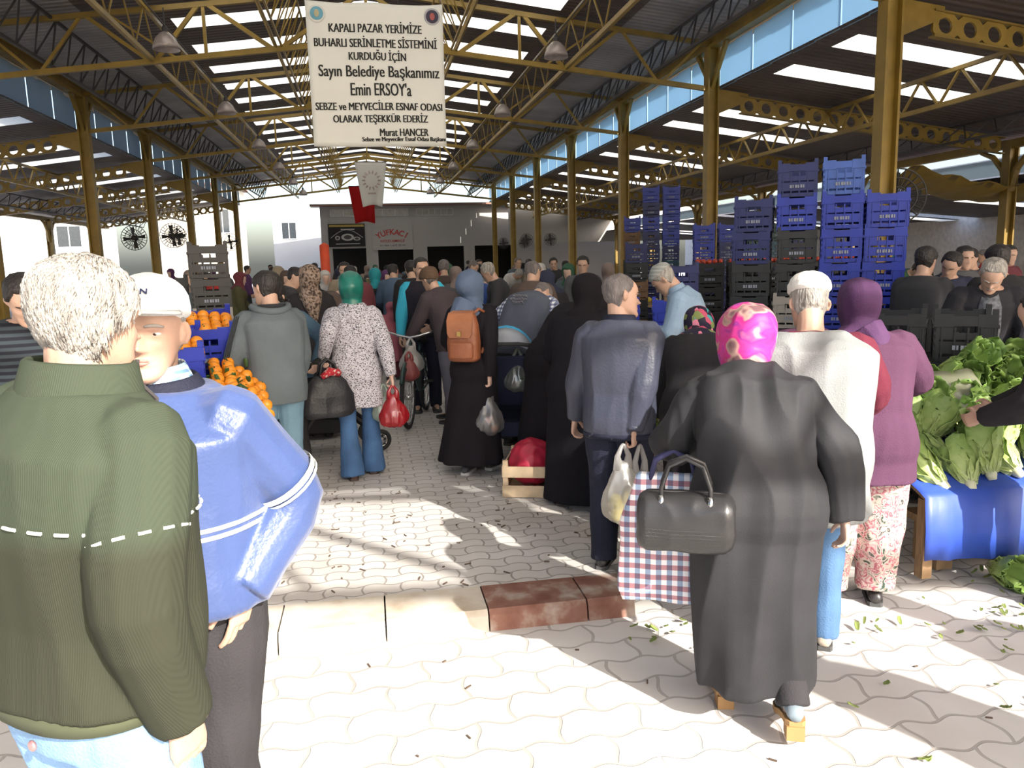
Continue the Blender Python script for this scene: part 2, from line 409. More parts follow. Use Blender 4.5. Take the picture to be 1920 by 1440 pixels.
# columns
def column(x, y, sg, label, h=6.28, arm=5.42, outer=False, m=M_yel):
    c = thing('steel_column', label, 'column', (x, y, FLOOR if y > 5 else 0), 0, 'yellow steel columns')
    h -= FLOOR; arm -= FLOOR
    MB().box2((-.115, -.02, 0), (.115, .02, h)).build('web_plate', m, c)
    for s_ in (-1, 1): MB().box2((s_*.115-.02, -.12, 0), (s_*.115+.02, .12, h)).build('flange', m, c)
    if not outer:
        for s_ in (-1, 1): MB().bar((0, 0, arm+.02), (0, s_*.75, h), .08, .10).build('strut', m, c)
        # haunch and castellated rafter of the aisle
        MB().add([(sg*.1, -.04, arm-.55), (sg*.1, .04, arm-.55), (sg*.1, -.04, arm), (sg*.1, .04, arm), (sg*.85, -.04, arm-.26), (sg*.85, .04, arm-.26), (sg*.85, -.04, arm-.1), (sg*.85, .04, arm-.1)],
                 [(0, 1, 3, 2), (0, 4, 5, 1), (2, 3, 7, 6), (0, 2, 6, 4), (1, 5, 7, 3), (4, 6, 7, 5)]).build('haunch', m, c)
    else:
        for s_ in (-1, 1):
            MB().tube([(0, s_*.05, arm-1.0), (0, s_*.2, arm-.5), (0, s_*.55, arm-.15), (0, s_*.95, arm)], [.10, .09, .07, .05], 6).build('strut', m, c)
    MB().box2((-.2, -.2, 0), (.2, .2, .03)).build('base_plate', m, c)
    return c
def rafter(sg, y, label):
    """castellated beam with round holes following the aisle roof"""
    x0, x1 = .7, 7.5; t = thing('castellated_beam', label, 'beam', (XC+sg*7.45, y, 0), 0, 'castellated aisle beams')
    zt = lambda d: az_(XC+sg*(7.45+d))-.10; hgt = .36; step = .42; n = int((x1-x0)/step); vs, fs = [], []
    K = 12
    for i in range(n):
        a = x0+i*step; cx = a+step/2
        sq = []
        for k in range(K):
            an = 2*math.pi*k/K; ca, sa = math.cos(an), math.sin(an); q = 1/max(abs(ca), abs(sa))
            sq.append((cx+ca*q*step/2, sa*q*hgt/2)); 
        ci = [(cx+math.cos(2*math.pi*k/K)*.115, math.sin(2*math.pi*k/K)*.115) for k in range(K)]
        for yy in (-.02, .02):
            o = len(vs)
            for d, hh in sq+ci: vs.append((sg*d, yy, zt(d)-hgt/2+hh))
            for k in range(K): fs.append((o+k, o+(k+1) % K, o+K+(k+1) % K, o+K+k))
        o = len(vs)-4*K
        for k in range(K): fs.append((o+K+k, o+K+(k+1) % K, o+3*K+(k+1) % K, o+3*K+k))
    MB().add(vs, fs).build('holed_web', M_yel, t)
    fl_ = MB()
    for hh in (0, hgt): fl_.bar((sg*x0, 0, zt(x0)-hh), (sg*x1, 0, zt(x1)-hh), .14, .025)
    fl_.build('flanges', M_yeld, t)
rn = ['nearest', 'second', 'third', 'fourth', 'fifth', 'sixth', 'farthest']
for k, y in enumerate(YC):
    column(XR, y, 1, 'yellow steel column, %s of the right-hand nave row' % rn[k])
    column(XL, y, -1, 'yellow steel column, %s of the left-hand nave row' % rn[k])
    rafter(1, y, 'yellow beam with round holes over the right aisle, at the %s column' % rn[k])
    rafter(-1, y, 'yellow beam with round holes over the left aisle, at the %s column' % rn[k])
    column(XOR, y, 1, 'brownish outer column of the right aisle, %s from the front' % rn[k], 4.2, 4.15, True, M_yeld)
    column(XOL, y, -1, 'brownish outer column of the left aisle with curved struts, %s from the front' % rn[k], 4.25, 4.2, True, M_yeld)

# dome lamps
M_dome = mat('grey_lamp_enamel', (.42, .36, .33), .4, .3)
M_bulb = mat('frosted_lamp_glass', (.6, .58, .5), .3)
def dome():
    l = thing('dome_lamp', 'x', 'lamp')
    MB().lathe((0, 0, 0), [(.05, .30), (.09, .28), (.17, .20), (.22, .08), (.235, 0), (.225, .01), (.16, .19), (.04, .27)], 20).build('lamp_shade', M_dome, l, True)
    MB().lathe((0, 0, .05), [(.02, 0), (.05, .04), (.06, .09), (.03, .15)], 12).build('bulb', M_bulb, l, True)
    MB().lathe((0, 0, .29), [(.05, 0), (.05, .09), (.03, .12), (.012, .13), (.012, .42)], 10).build('cord', M_dark, l)
    return l
lp = None
for sg, nm in ((-1, 'left'), (1, 'right')):
    for k in range(6):
        y = 15.6+BAY*k; x = XC+sg*3.55
        lb = 'grey dome pendant lamp, %s in the %s row under the roof' % (['nearest', 'second', 'third', 'fourth', 'fifth', 'sixth'][k], nm)
        if lp is None: lp = dome(); lp.location = (x, y, 5.62); lp['label'] = lb; lp['group'] = 'dome lamps'
        else: copy_tree(lp, loc=(x, y, 5.62), label=lb, group='dome lamps')
# cables slung under the lamps
for sg, nm in ((-1, 'left'), (1, 'right')):
    tag(MB().bar((XC+sg*3.55, 4.85, 6.04), (XC+sg*3.55, YEND, 6.04), .016).build('lamp_rail', M_dark), 'thin dark rail carrying the %s row of dome lamps' % nm, 'rail')

# ------------------------------------------------------------------ far end building and surroundings
M_white = mat('shade_toned_off_white_render', (.40, .385, .37), .9, var=.05, vscale=.6)  # off-white darkened in the colour itself to stand in for shade
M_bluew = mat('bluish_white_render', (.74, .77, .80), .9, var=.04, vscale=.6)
M_beige = mat('beige_block', (.60, .55, .46), .9, var=.1, vscale=2)
M_glass = mat('dark_window_glass', (.05, .06, .07), .1, spec=.8)
M_frame = mat('pale_window_frame', (.55, .55, .55), .5)
M_trim = mat('brown_roof_trim', (.22, .12, .09), .7)
M_black = mat('black_interior', (.015, .014, .014), .8)
YB = 52.0
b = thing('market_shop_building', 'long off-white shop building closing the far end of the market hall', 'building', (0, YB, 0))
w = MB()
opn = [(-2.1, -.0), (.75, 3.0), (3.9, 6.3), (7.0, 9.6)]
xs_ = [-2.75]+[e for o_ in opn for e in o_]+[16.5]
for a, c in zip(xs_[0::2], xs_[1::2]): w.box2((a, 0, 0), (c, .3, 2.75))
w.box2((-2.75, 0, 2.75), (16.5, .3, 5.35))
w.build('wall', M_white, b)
MB().box2((-3.3, -.7, 5.35), (16.8, .6, 5.47)).build('roof_trim', M_trim, b)
MB().box2((-2.7, 2.5, 0), (16.5, 2.8, 3.2)).box2((-2.7, .3, 2.76), (16.5, 2.8, 2.85)).build('shop_interior', M_black, b)
for a, c in ((-2.1, 2.75), (3.3, 5.65)):
    f = MB().box2((a, -.05, 4.72), (c, -.01, 4.77)).box2((a, -.05, 5.14), (c, -.01, 5.19))
    n = 6
    for i in range(n+1):
        xx = a+(c-a)*i/n; f.box2((xx-.025, -.05, 4.75), (xx+.025, -.01, 5.17))
    fo = f.build('window_frame', M_frame, b)
    MB().box2((a, -.02, 4.75), (c, -.005, 5.16)).build('pane', mat('bright_clerestory_pane', (.42, .42, .40), .12, spec=1.), fo)
# signs on the far wall
def sign(name, label, x0, x1, z0, z1, m):
    s_ = thing(name, label, 'sign', ((x0+x1)/2, YB-.08, (z0+z1)/2))
    MB().box2((-(x1-x0)/2, -.02, -(z1-z0)/2), ((x1-x0)/2, .06, (z1-z0)/2)).build('sign_board', m, s_)
    return s_
def text_mesh(txt, width=None, height=None, depth=.0, align='CENTER', bold=0.):
    cu = D.curves.new('t', 'FONT'); cu.body = txt; cu.align_x = align; cu.align_y = 'CENTER'; cu.extrude = depth; cu.offset = bold
    cu.resolution_u = 3
    o = D.objects.new('t', cu); COL.objects.link(o)
    dg = bpy.context.evaluated_depsgraph_get(); dg.update()
    me = D.meshes.new_from_object(o.evaluated_get(dg)); D.objects.remove(o); D.curves.remove(cu)
    n = len(me.vertices); co = np.zeros(n*3); me.vertices.foreach_get('co', co); co = co.reshape(-1, 3)
    if n:
        mn, mx = co.min(0), co.max(0); ctr = (mn+mx)/2; sz = mx-mn
        sx = width/sz[0] if width else height/sz[1]; sy = height/sz[1] if height else sx
        co[:, 0] = (co[:, 0]-ctr[0])*sx; co[:, 1] = (co[:, 1]-ctr[1])*sy
        out = np.stack([co[:, 0], co[:, 2]*1.0, co[:, 1]], -1)   # stand up facing -Y
        out[:, 1] = -co[:, 2]
        me.vertices.foreach_set('co', out.ravel()); me.update(); me.materials.clear()
    return me
M_ink = mat('banner_ink', (.02, .02, .02), .8); M_red = mat('red_sign_paint', (.45, .05, .04), .6); M_cream = mat('cream_print', (.6, .5, .3), .6)
M_greyp = mat('pale_grey_print', (.45, .45, .43), .6); M_goldp = mat('gold_print', (.38, .28, .06), .6)
sg1 = sign('shop_sign', 'black sign with pictured plates on the far wall, under the long window', -2.3, -.02, 2.85, 4.28, M_black)
MB().box2((-1.08, -.03, .52), (1.08, -.021, .66)).build('gold_band', M_goldp, sg1)
for cx, cz, rx, rz in ((.05, -.12, .40, .22), (-.58, -.16, .15, .14), (.62, -.22, .22, .12)):
    MB().loft([[(cx+rx*math.cos(2*math.pi*k/24), y, cz+rz*math.sin(2*math.pi*k/24)) for k in range(24)] for y in (-.035, -.02)]).build('printed_plate', M_greyp, sg1)
    MB().loft([[(cx+rx*.6*math.cos(2*math.pi*k/24), y, cz+rz*.6*math.sin(2*math.pi*k/24)) for k in range(24)] for y in (-.04, -.03)]).build('printed_food', M_dark, sg1)
arc = MB()
arc.tube([(-1.0+2.0*i/16, -.025, -.16+.5*math.sin(math.pi*i/16)) for i in range(17)], .018, 5); arc.box2((-.35, -.03, .34), (.5, -.021, .40)); arc.box2((-.7, -.03, -.56), (.8, -.021, -.51))
arc.build('printed_lines', M_greyp, sg1)
sg2 = sign('shop_sign', 'off-white sign with red arched lettering on the far wall', .42, 2.98, 2.60, 4.12, M_white)
word = 'YUFKACI'
for i, ch in enumerate(word):
    u_ = (i-3)/3; a = -u_*.55
    me = text_mesh(ch, None, .36, .004, bold=.02); o = link('letter', me, M_red, sg2, (u_*.88, -.03, .36-.22*u_*u_)); o.rotation_euler = (0, -a, 0)
link('lettering', text_mesh('GÖZLEMECİ', 1.55, .20, .004, bold=.01), M_red, sg2, (0, -.03, -.18))
link('lettering', text_mesh('0 ( 505 ) 633 70 30', 1.6, .13, .004), M_ink, sg2, (0, -.03, -.50))
# pale building to the left of it, and others outside
def house(label, x0, x1, y, h, m, wins, d=6, roof=None):
    hb = thing('town_building', label, 'building', ((x0+x1)/2, y, 0))
    hw = (x1-x0)/2; MB().box2((-hw, 0, 0), (hw, d, h)).build('wall', m, hb)
    for (a, c, z0, z1) in wins:
        f = MB().box2((a-.06, -.05, z0-.06), (c+.06, -.005, z0)).box2((a-.06, -.05, z1), (c+.06, -.005, z1+.06))
        for xx in (a-.03, (a+c)/2, c+.03): f.box2((xx-.03, -.05, z0), (xx+.03, -.005, z1))
        fo = f.build('window', M_frame, hb); MB().box2((a, -.02, z0), (c, -.004, z1)).build('pane', M_glass, fo)
    if roof: MB().box2((-hw-.3, -.4, h), (hw+.3, d+.3, h+.15)).build('roof', roof, hb)
    return hb
house('bluish white house with a dark window, left of the shop building', -6.1, -2.9, 56, 5.5, M_bluew, [(-1.0, -.1, 3.55, 4.6)])
house('beige block house beyond the left aisle', -14.6, -12.2, 60, 6.2, M_beige, [])
house('cream house with one window beyond the left aisle', -12.0, -9.2, 60, 7.5, mat('cream_render', (.72, .66, .55), .9), [(.2, 1.1, 4.2, 5.8)], roof=M_trim)
house('white house behind the twin fans in the left aisle', -21.5, -16.5, 52, 5.0, M_bluew, [(.9, 2.2, 3.2, 4.4)])
structure(MB().box2((-60, 46, 0), (-21, 46.3, 2.5)).build('wall_left', mat('grey_boundary_wall', (.5, .48, .46), .9)))
structure(MB().box2((22.8, AY0-4, 0), (23.1, YEND+4, 5)).build('wall_right', mat('shaded_grey_wall', (.72, .66, .63), .9)))
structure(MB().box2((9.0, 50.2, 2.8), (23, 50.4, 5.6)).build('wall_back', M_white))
# ------------------------------------------------------------------ people
def smooth01(x): x = max(0, min(1, x)); return x*x*(3-2*x)
def interp(tab, z):
    if z <= tab[0][0]: return tab[0][1:]
    for a, b in zip(tab, tab[1:]):
        if z <= b[0]:
            u = (z-a[0])/(b[0]-a[0]); return [p+(q-p)*u for p, q in zip(a[1:], b[1:])]
    return tab[-1][1:]
def remesh(mb, voxel, smooth=2, fac=.5, fold=0., fs=(9, 9, 2.2), seed=0., fine=0.):
    me = mb.mesh()
    o = D.objects.new('tmp', me); COL.objects.link(o)
    m = o.modifiers.new('r', 'REMESH'); m.mode = 'VOXEL'; m.voxel_size = voxel; m.use_smooth_shade = True
    if smooth:
        k = o.modifiers.new('s', 'SMOOTH'); k.iterations = smooth; k.factor = fac
    dg = bpy.context.evaluated_depsgraph_get(); dg.update()
    out = D.meshes.new_from_object(o.evaluated_get(dg)); D.objects.remove(o); D.meshes.remove(me)
    if fold or fine:
        n = len(out.vertices); co = np.zeros(n*3); out.vertices.foreach_get('co', co); co = co.reshape(-1, 3)
        no = np.zeros(n*3); out.vertices.foreach_get('normal', no); no = no.reshape(-1, 3)
        d = np.zeros(n)
        N = mnoise.noise
        if fold:
            for i in range(n):
                x, y, z = co[i]
                q = 1-abs(N((x*fs[0]+seed, y*fs[1], z*fs[2])))*2.2
                d[i] += fold*(q*.7+.6*N((x*fs[0]*.5, y*fs[1]*.5+seed, z*fs[2]*1.7)))
        if fine:
            for i in range(n):
                x, y, z = co[i]; d[i] += fine*N((x*45, y*45, z*45+seed))
        co = co+no*d[:, None]; out.vertices.foreach_set('co', co.ravel()); out.update()
    return out

HEADT = [(0, .016, .083, .052), (.03, .031, .094, .028), (.08, .043, .097, .0), (.15, .053, .093, -.03), (.22, .059, .091, -.052), (.30, .065, .090, -.066), (.38, .070, .089, -.082), (.50, .072, .086, -.098), (.58, .074, .091, -.104), (.70, .077, .087, -.107), (.80, .073, .072, -.101), (.88, .062, .050, -.083), (.94, .046, .024, -.058), (.98, .026, 0, -.034), (1., .006, -.012, -.02)]
HT = .235
def head_pt(t, a, feat=True):
    w, f, b = interp(HEADT, t); yc, hd = (f+b)/2, (f-b)/2; sa, ca = math.sin(a), math.cos(a)
    x = w*math.copysign(abs(sa)**.88, sa); y = yc+hd*math.copysign(abs(ca)**.9, ca)
    if feat and ca > .15:
        g = lambda cx, ct, sx, st: math.exp(-((x-cx)/sx)**2-((t-ct)/st)**2)
        k = smooth01((ca-.15)/.4)
        y += k*(.024*g(0, .365, .012, .035)+.019*g(0, .425, .009, .06)+.007*g(0, .34, .02, .025)+.006*(g(.022, .575, .024, .03)+g(-.022, .575, .024, .03))
              - .010*(g(.031, .505, .016, .04)+g(-.031, .505, .016, .04))+.005*g(0, .255, .024, .016)+.006*g(0, .205, .022, .018)-.004*g(0, .229, .024, .008)
              - .004*g(0, .165, .03, .02)+.006*g(0, .075, .022, .04)+.004*(g(.042, .40, .02, .06)+g(-.042, .40, .02, .06))-.003*(g(.035, .28, .014, .06)+g(-.035, .28, .014, .06)))
    return Vector((x, y, t*HT))
def head_grid(fn, K=48, T=44):
    mb = MB(); ts = [0]+[(i/T) for i in range(1, T)]+[1]
    rings = []
    for t in ts: rings.append([fn(t, 2*math.pi*k/K) for k in range(K)])
    return rings
def hairline(deg, kind):
    d = abs(deg)
    tab = {'short': [(0, .87), (45, .85), (62, .68), (76, .55), (92, .50), (106, .36), (125, .22), (180, .16)],
           'bald': [(0, 1.2), (70, 1.2), (84, .62), (100, .52), (112, .34), (130, .22), (180, .17)],
           'recede': [(0, .95), (35, .97), (52, .86), (70, .64), (84, .52), (96, .48), (110, .34), (130, .2), (180, .15)],
           'long': [(0, .88), (40, .84), (60, .62), (75, .38), (90, .2), (110, .08), (180, .04)],
           'cap': [(0, .70), (60, .69), (100, .62), (180, .56)],
           'skull': [(0, .76), (90, .70), (180, .66)],
           'beanie': [(0, .68), (70, .62), (110, .46), (180, .36)]}[kind]
    return interp(tab, d)[0]
M_skin = mat('tanned_skin', (.50, .31, .225), .5, var=.08, vscale=14, bump=.08, bscale=120)
M_skinf = mat('fair_skin', (.60, .40, .31), .5, var=.07, vscale=14, bump=.06, bscale=120)
M_lip = mat('lip_skin', (.40, .17, .14), .5); M_eyew = mat('eye_white', (.7, .68, .65), .25); M_iris = mat('dark_iris', (.03, .02, .015), .2)
M_brow = mat('dark_brows', (.05, .035, .03), .9); M_browg = mat('grey_brows', (.35, .32, .29), .9)
M_hblack = mat('black_hair', (.016, .012, .011), .55, bump=.5, bscale=90, stretch=(1, 1, .3))
M_hgrey = mat('grey_hair', (.31, .285, .255), .6, var=.45, vscale=40, bump=.8, bscale=110, stretch=(1, 1, .3))
M_hsalt = mat('dark_grey_hair', (.14, .12, .115), .6, var=.4, vscale=40, bump=.6, bscale=110, stretch=(1, 1, .3))
M_shoe = mat('black_shoe_leather', (.025, .022, .022), .35); M_sole = mat('rubber_sole', (.06, .06, .06), .8)
MALE = [(.78, .155, .09, .10), (.86, .168, .10, .12), (.92, .172, .108, .122), (.98, .168, .112, .112), (1.06, .158, .118, .10), (1.18, .162, .122, .108), (1.28, .172, .122, .118), (1.36, .178, .108, .116), (1.41, .158, .088, .10), (1.45, .10, .068, .078), (1.48, .062, .055, .06)]
FEM = [(.78, .165, .09, .11), (.86, .178, .10, .13), (.92, .178, .108, .128), (.98, .165, .108, .112), (1.06, .142, .105, .095), (1.16, .146, .115, .10), (1.27, .156, .135, .108), (1.34, .158, .112, .108), (1.40, .140, .084, .09), (1.44, .088, .062, .07), (1.47, .055, .05, .055)]
class Fig:
    def __init__(s, label, H, pos, face, bend=0., curve=0., neck=0., turn=0., tilt=0., lean=0., twist=0., fem=False, wide=1., belly=0., L=None, Rr=None, feet=None,
                 drop=0., hip=(0, 0), skin=None, vox=.008, hs=1., group=None, elb=None, shz=1.385):
        s.root = thing('person', label, 'person', pos, R(face), group); s.s = H/1.70; s.H = H; s.fem = fem; s.vox = vox
        s.tab = FEM if fem else MALE; s.wide = wide; s.belly = belly; s.skin = skin or (M_skinf if fem else M_skin); s.hs = hs*(s.s**.4)
        s.p = dict(bend=R(bend), curve=R(curve), neck=R(neck), lean=R(lean), twist=R(twist)); s.turn, s.tilt = R(turn), R(tilt)
        s.drop = drop; s.hip = hip; s.seed = (hash(label) % 1000)/10. if False else sum(map(ord, label)) % 97
        s.st = {}; pos_ = Vector((hip[0], hip[1], (.90-drop)*s.s)); z = .90
        s.st[90] = (pos_.copy(),)+s.frame(.90)
        for i in range(91, 160):
            z = i/100; fr = s.frame(z); pos_ = pos_+fr[1]*.01*s.s; s.st[i] = (pos_.copy(),)+fr
        sx = .168 if not fem else .148
        s.J = {}
        for k, sd, tgt in (('L', -1, L), ('R', 1, Rr)):
            P, X, T, F = s.at(shz); S = P+X*(sd*sx*s.s*wide)
            a, b = .29*s.s, .255*s.s
            if tgt is None: W = S+Vector((sd*.10*s.s, .06*s.s, -.50*s.s))
            else: W = Vector(tgt)
            hint = Vector((sd*.5, -.75, -.25)) if not (elb and k in elb) else Vector(elb[k])
            dvec = W-S; d = dvec.length
            if d > (a+b)*.995: W = S+dvec*((a+b)*.995/d); dvec = W-S; d = dvec.length
            d = max(d, abs(a-b)+.02); u = dvec.normalized(); ca = (a*a+d*d-b*b)/(2*a*d); h = a*math.sqrt(max(0, 1-ca*ca))
            hn = (hint-u*hint.dot(u)).normalized(); E = S+u*(a*ca)+hn*h
            s.J[k] = (S, E, W, X*sd)
        feet = feet or [(-.10, 0, 0, 4), (.10, 0, 0, -4)]
        s.Lg = []
        for sd, (fx, fy, fz, yw) in zip((-1, 1), feet):
            Hp = Vector((hip[0]+sd*.092*s.s*wide, hip[1], (.88-drop)*s.s)); A = Vector((fx*s.s, fy*s.s, fz+.085*s.s)); a = b = .4*s.s
            dv = A-Hp; d = dv.length
            if d > .798*s.s: a = b = d/2+.001
            u = dv.normalized(); h = math.sqrt(max(0, a*a-d*d/4)); hint = Vector((0, 1, 0)); hn = (hint-u*hint.dot(u)).normalized()
            s.Lg.append((Hp, Hp+u*d/2+hn*h, A, R(yw)))
        # head frame
        P, X, T, F = s.at(1.47)
        T2 = (T+F*math.tan(s.p['neck'])*1.0).normalized(); F2 = (F-T2*F.dot(T2)).normalized(); X2 = F2.cross(T2)
        M3 = Matrix((X2, F2, T2)).transposed()
        M3 = M3 @ Matrix.Rotation(-s.turn, 3, 'Z') @ Matrix.Rotation(s.tilt, 3, 'Y')
        s.hM = Matrix.Translation(P+F*.012*s.s+T2*.0) @ M3.to_4x4() @ Matrix.Scale(s.hs, 4)
    def frame(s, z):
        p = s.p; th = p['bend']*smooth01((z-.86)/.16)+p['curve']*smooth01((z-1.0)/.42)
        ln = p['lean']*smooth01((z-.88)/.3); tw = p['twist']*smooth01((z-1.0)/.35)
        T = Vector((math.sin(ln), math.sin(th)*math.cos(ln), math.cos(th)*math.cos(ln)))
        X = Vector((math.cos(ln)*math.cos(tw), math.sin(tw), -math.sin(ln))); X = (X-T*X.dot(T)).normalized(); F = T.cross(X)
        return X, T, F
    def at(s, z):
        if z < .90:
            P, X, T, F = s.st[90]; return P+Vector((0, 0, (z-.90)*s.s)), Vector((1, 0, 0)), Vector((0, 0, 1)), Vector((0, 1, 0))
        i = min(158, int(z*100)); return s.st[i]
    def ring(s, z, k=1., ease=0., n=24, fl=1.):
        w, f, b = interp(s.tab, z); P, X, T, F = s.at(z)
        w *= s.wide; f = f*(1+(s.wide-1)*.7)+s.belly*math.exp(-((z-1.03)/.13)**2)
        out = []
        for i in range(n):
            a = 2*math.pi*i/n; ca, sa = math.cos(a), math.sin(a)
            dx = (w*k+ease)*math.copysign(abs(ca)**.85, ca)*s.s; dy = ((f if sa > 0 else b)*k+ease)*math.copysign(abs(sa)**.85, sa)*s.s
            out.append(P+X*dx*fl+F*dy*fl)
        return out
    def limb(s, mb, pts, rs, n=12):
        # rounded joint: resample each chain with a soft bend
        P = []; Q = []
        for i in range(len(pts)-1):
            for j in range(4):
                u = j/4; P.append(pts[i].lerp(pts[i+1], u)); Q.append(rs[i]+(rs[i+1]-rs[i])*u)
        P.append(pts[-1]); Q.append(rs[-1])
        for _ in range(1):
            P = [P[0]]+[(P[i-1]+P[i]*2+P[i+1])/4 for i in range(1, len(P)-1)]+[P[-1]]
        mb.tube(P, Q, n)
    def hand(s, mb, k, curl=.5, d=None, n=None, spread=.0):
        S, E, W, side = s.J[k]; sd = -1 if k == 'L' else 1; q = s.s*(.92 if s.fem else 1)
        d = Vector(d).normalized() if d is not None else (W-E).normalized()
        n = Vector(n) if n is not None else -side.normalized()
        n = (n-d*n.dot(d)).normalized(); x = d.cross(n)*sd          # x points to the thumb side
        rings = []
        for l, w, h in ((-.03, .024, .020), (.0, .025, .018), (.03, .035, .017), (.065, .042, .015), (.088, .041, .012)):
            c = W+d*l*q; rings.append([c+(x*w*math.cos(a)+n*h*math.sin(a))*q for a in [2*math.pi*i/12 for i in range(12)]])
        mb.loft(rings)
        for j, (ox, ln, r_) in enumerate(((.031, .070, .0088), (.0105, .079, .009), (-.0105, .074, .0087), (-.030, .058, .0078))):
            p = W+(d*.082+x*ox)*q; dd = (d+x*(ox*spread*12)).normalized(); pts = [p]; ang = 0
            for m_, fr in enumerate((.45, .31, .24)):
                ang += curl*(1.05 if m_ == 0 else 1.2)+.06*j*curl
                p = p+(dd*math.cos(ang)+n*math.sin(ang))*ln*fr*q; pts.append(p)
            mb.tube(pts, [r_*q, r_*q, r_*.92*q, r_*.7*q], 8)
        p = W+(d*.018+x*.028)*q; t1 = (d*.55+x*.75+n*.25).normalized(); t2 = (d*.8+x*(.35-.5*curl)+n*(.3+.6*curl)).normalized(); t3 = (d*.8-x*.3*curl+n*(.2+.7*curl)).normalized()
        p2 = p+t1*.036*q; p3 = p2+t2*.034*q; p4 = p3+t3*.026*q
        mb.tube([p, p2, p3, p4], [.013*q, .0115*q, .0098*q, .0075*q], 8)
        s.J[k+'g'] = W+(d*.085+n*.028)*q        # grip centre
    def body(s, hands=None, feat=True, vox=None, feet=True):
        mb = MB(); hands = hands or {}
        mb.loft([s.ring(z, .90) for z in (.80, .86, .92, .98, 1.06, 1.14, 1.22, 1.30, 1.36, 1.41, 1.45)])
        P1 = s.at(1.42)[0]; P2 = s.hM @ Vector((0, -.022, .075)); P3 = s.hM @ Vector((0, -.018, .02))
        nr = .056 if not s.fem else .047
        mb.tube([P1, (P1+P3)/2, P3, P2], [nr*1.25*s.s, nr*1.08*s.s, nr*s.s, nr*1.0*s.s], 14)
        rg = head_grid(lambda t, a: s.hM @ head_pt(t, -a+math.pi/2 if False else a, feat))
        mb.loft(rg)
        for sd in (-1, 1):      # ears
            er = []
            for i, (u, w_) in enumerate(((0, .012), (.2, .024), (.5, .030), (.8, .026), (1, .012))):
                zc = (.36+.24*u)*HT; er.append([s.hM @ Vector((sd*(.070+.010*math.sin(u*3)+(.010 if math.cos(a) < 0 else 0)*.8)+sd*.006*math.sin(a), -.012+w_*.62*math.cos(a), zc)) for a in [2*math.pi*k/10 for k in range(10)]])
            mb.loft(er)
        for k in 'LR':
            S, E, W, sd = s.J[k]
            s.limb(mb, [S-sd*.03*s.s, S, E, W], [.048*s.s, .05*s.s, .041*s.s, .027*s.s])
            h = hands.get(k, {})
            s.hand(mb, k, **h)
        for (Hp, K, A, yw) in s.Lg:
            s.limb(mb, [Hp+Vector((0, 0, .04)), Hp, K, A], [.085*s.s, .082*s.s, .052*s.s, .036*s.s])
            f = Vector((math.sin(yw)*-1, math.cos(yw), 0)); 
            mb.tube([A-f*.04*s.s-Vector((0, 0, .045*s.s)), A-Vector((0, 0, .02*s.s)), A+f*.10*s.s-Vector((0, 0, .05*s.s)), A+f*.16*s.s-Vector((0, 0, .055*s.s))], [.028*s.s, .036*s.s, .03*s.s, .018*s.s], 8)
        me = remesh(mb, vox or s.vox, 1, .4)
        o = link('body', me, s.skin, s.root); s.bodyo = o
        return s
    def face(s, brow=M_brow, open_=1., lips=True, mous=None):
        for sd in (-1, 1):
            e = MB(); c = head_pt(.505, 0, False); yy = head_pt(.505, math.asin(min(1, (.031/.072)**(1/.88)))).y
            c = Vector((sd*.031, yy-.0045, .505*HT)); b = MB(); b.ball(c, (.0135, .010, .0085*open_), 12, 8)
            b.v = [tuple(s.hM @ Vector(p)) for p in b.v]; b.build('eye', M_eyew, s.root, True)
            b = MB(); b.ball(c+Vector((.001, .0066, -.0005)), (.0056, .004, .0058*open_), 10, 6); b.v = [tuple(s.hM @ Vector(p)) for p in b.v]; b.build('iris', M_iris, s.root, True)
            b = MB(); pts = []
            for u in (-1, -.5, 0, .5, 1):
                x = sd*(.032+.019*u*sd*sd); x = sd*(.032+.019*u); aa = math.asin(min(1, (abs(x)/.074)**(1/.88))); t = .585+.012*(1-u*u)-.008*max(0, u)
                q = head_pt(t, math.copysign(aa, x)); pts.append(Vector((x, q.y+.0015, q.z)))
            b.tube(pts, [.0025, .0042, .0045, .004, .002], 6); b.v = [tuple(s.hM @ Vector(p)) for p in b.v]; b.build('eyebrow', brow, s.root, True)
        if lips:
            b = MB()
            for t, r_ in ((.246, .0042), (.214, .005)):
                pts = []
                for u in (-1, -.6, -.2, 0, .2, .6, 1):
                    x = .024*u; aa = math.copysign(math.asin(min(1, (abs(x)/.059)**(1/.88))), x); q = head_pt(t-(.010*abs(u)**2)*(1 if t > .23 else -1), aa); pts.append(Vector((x, q.y-.0015, q.z)))
                b.tube(pts, [.001, r_*.7, r_, r_*.95, r_, r_*.7, .001], 6)
            b.v = [tuple(s.hM @ Vector(p)) for p in b.v]; b.build('lips', M_lip, s.root, True)
        if mous:
            b = MB(); pts = []
            for u in (-1, -.5, 0, .5, 1):
                x = .027*u; aa = math.copysign(math.asin(min(1, (abs(x)/.059)**(1/.88))), x); q = head_pt(.275-.02*u*u, aa); pts.append(Vector((x, q.y+.001, q.z)))
            b.tube(pts, [.003, .006, .0065, .006, .003], 6); b.v = [tuple(s.hM @ Vector(p)) for p in b.v]; b.build('moustache', mous, s.root, True)
        return s
    def hairdo(s, kind, m, off=.011, name='hair', rough=.004, top=0., feat=False):
        def fn(t, a):
            p = head_pt(t, a, False); da = math.degrees(a); da = da-360 if da > 180 else da
            c = Vector((0, -.01, .12)); n = (p-c).normalized()
            k = smooth01((t-hairline(da, kind))/.05+.5)
            o_ = -.006+(off+.006)*k
            if k > .5: o_ += rough*mnoise.noise(p*55+Vector((s.seed, 0, 0)))+top*smooth01((t-.7)/.25)
            return s.hM @ (p+n*o_)
        mb = MB(); mb.loft(head_grid(fn, 64, 56)); mb.build(name, m, s.root, True)
        return s
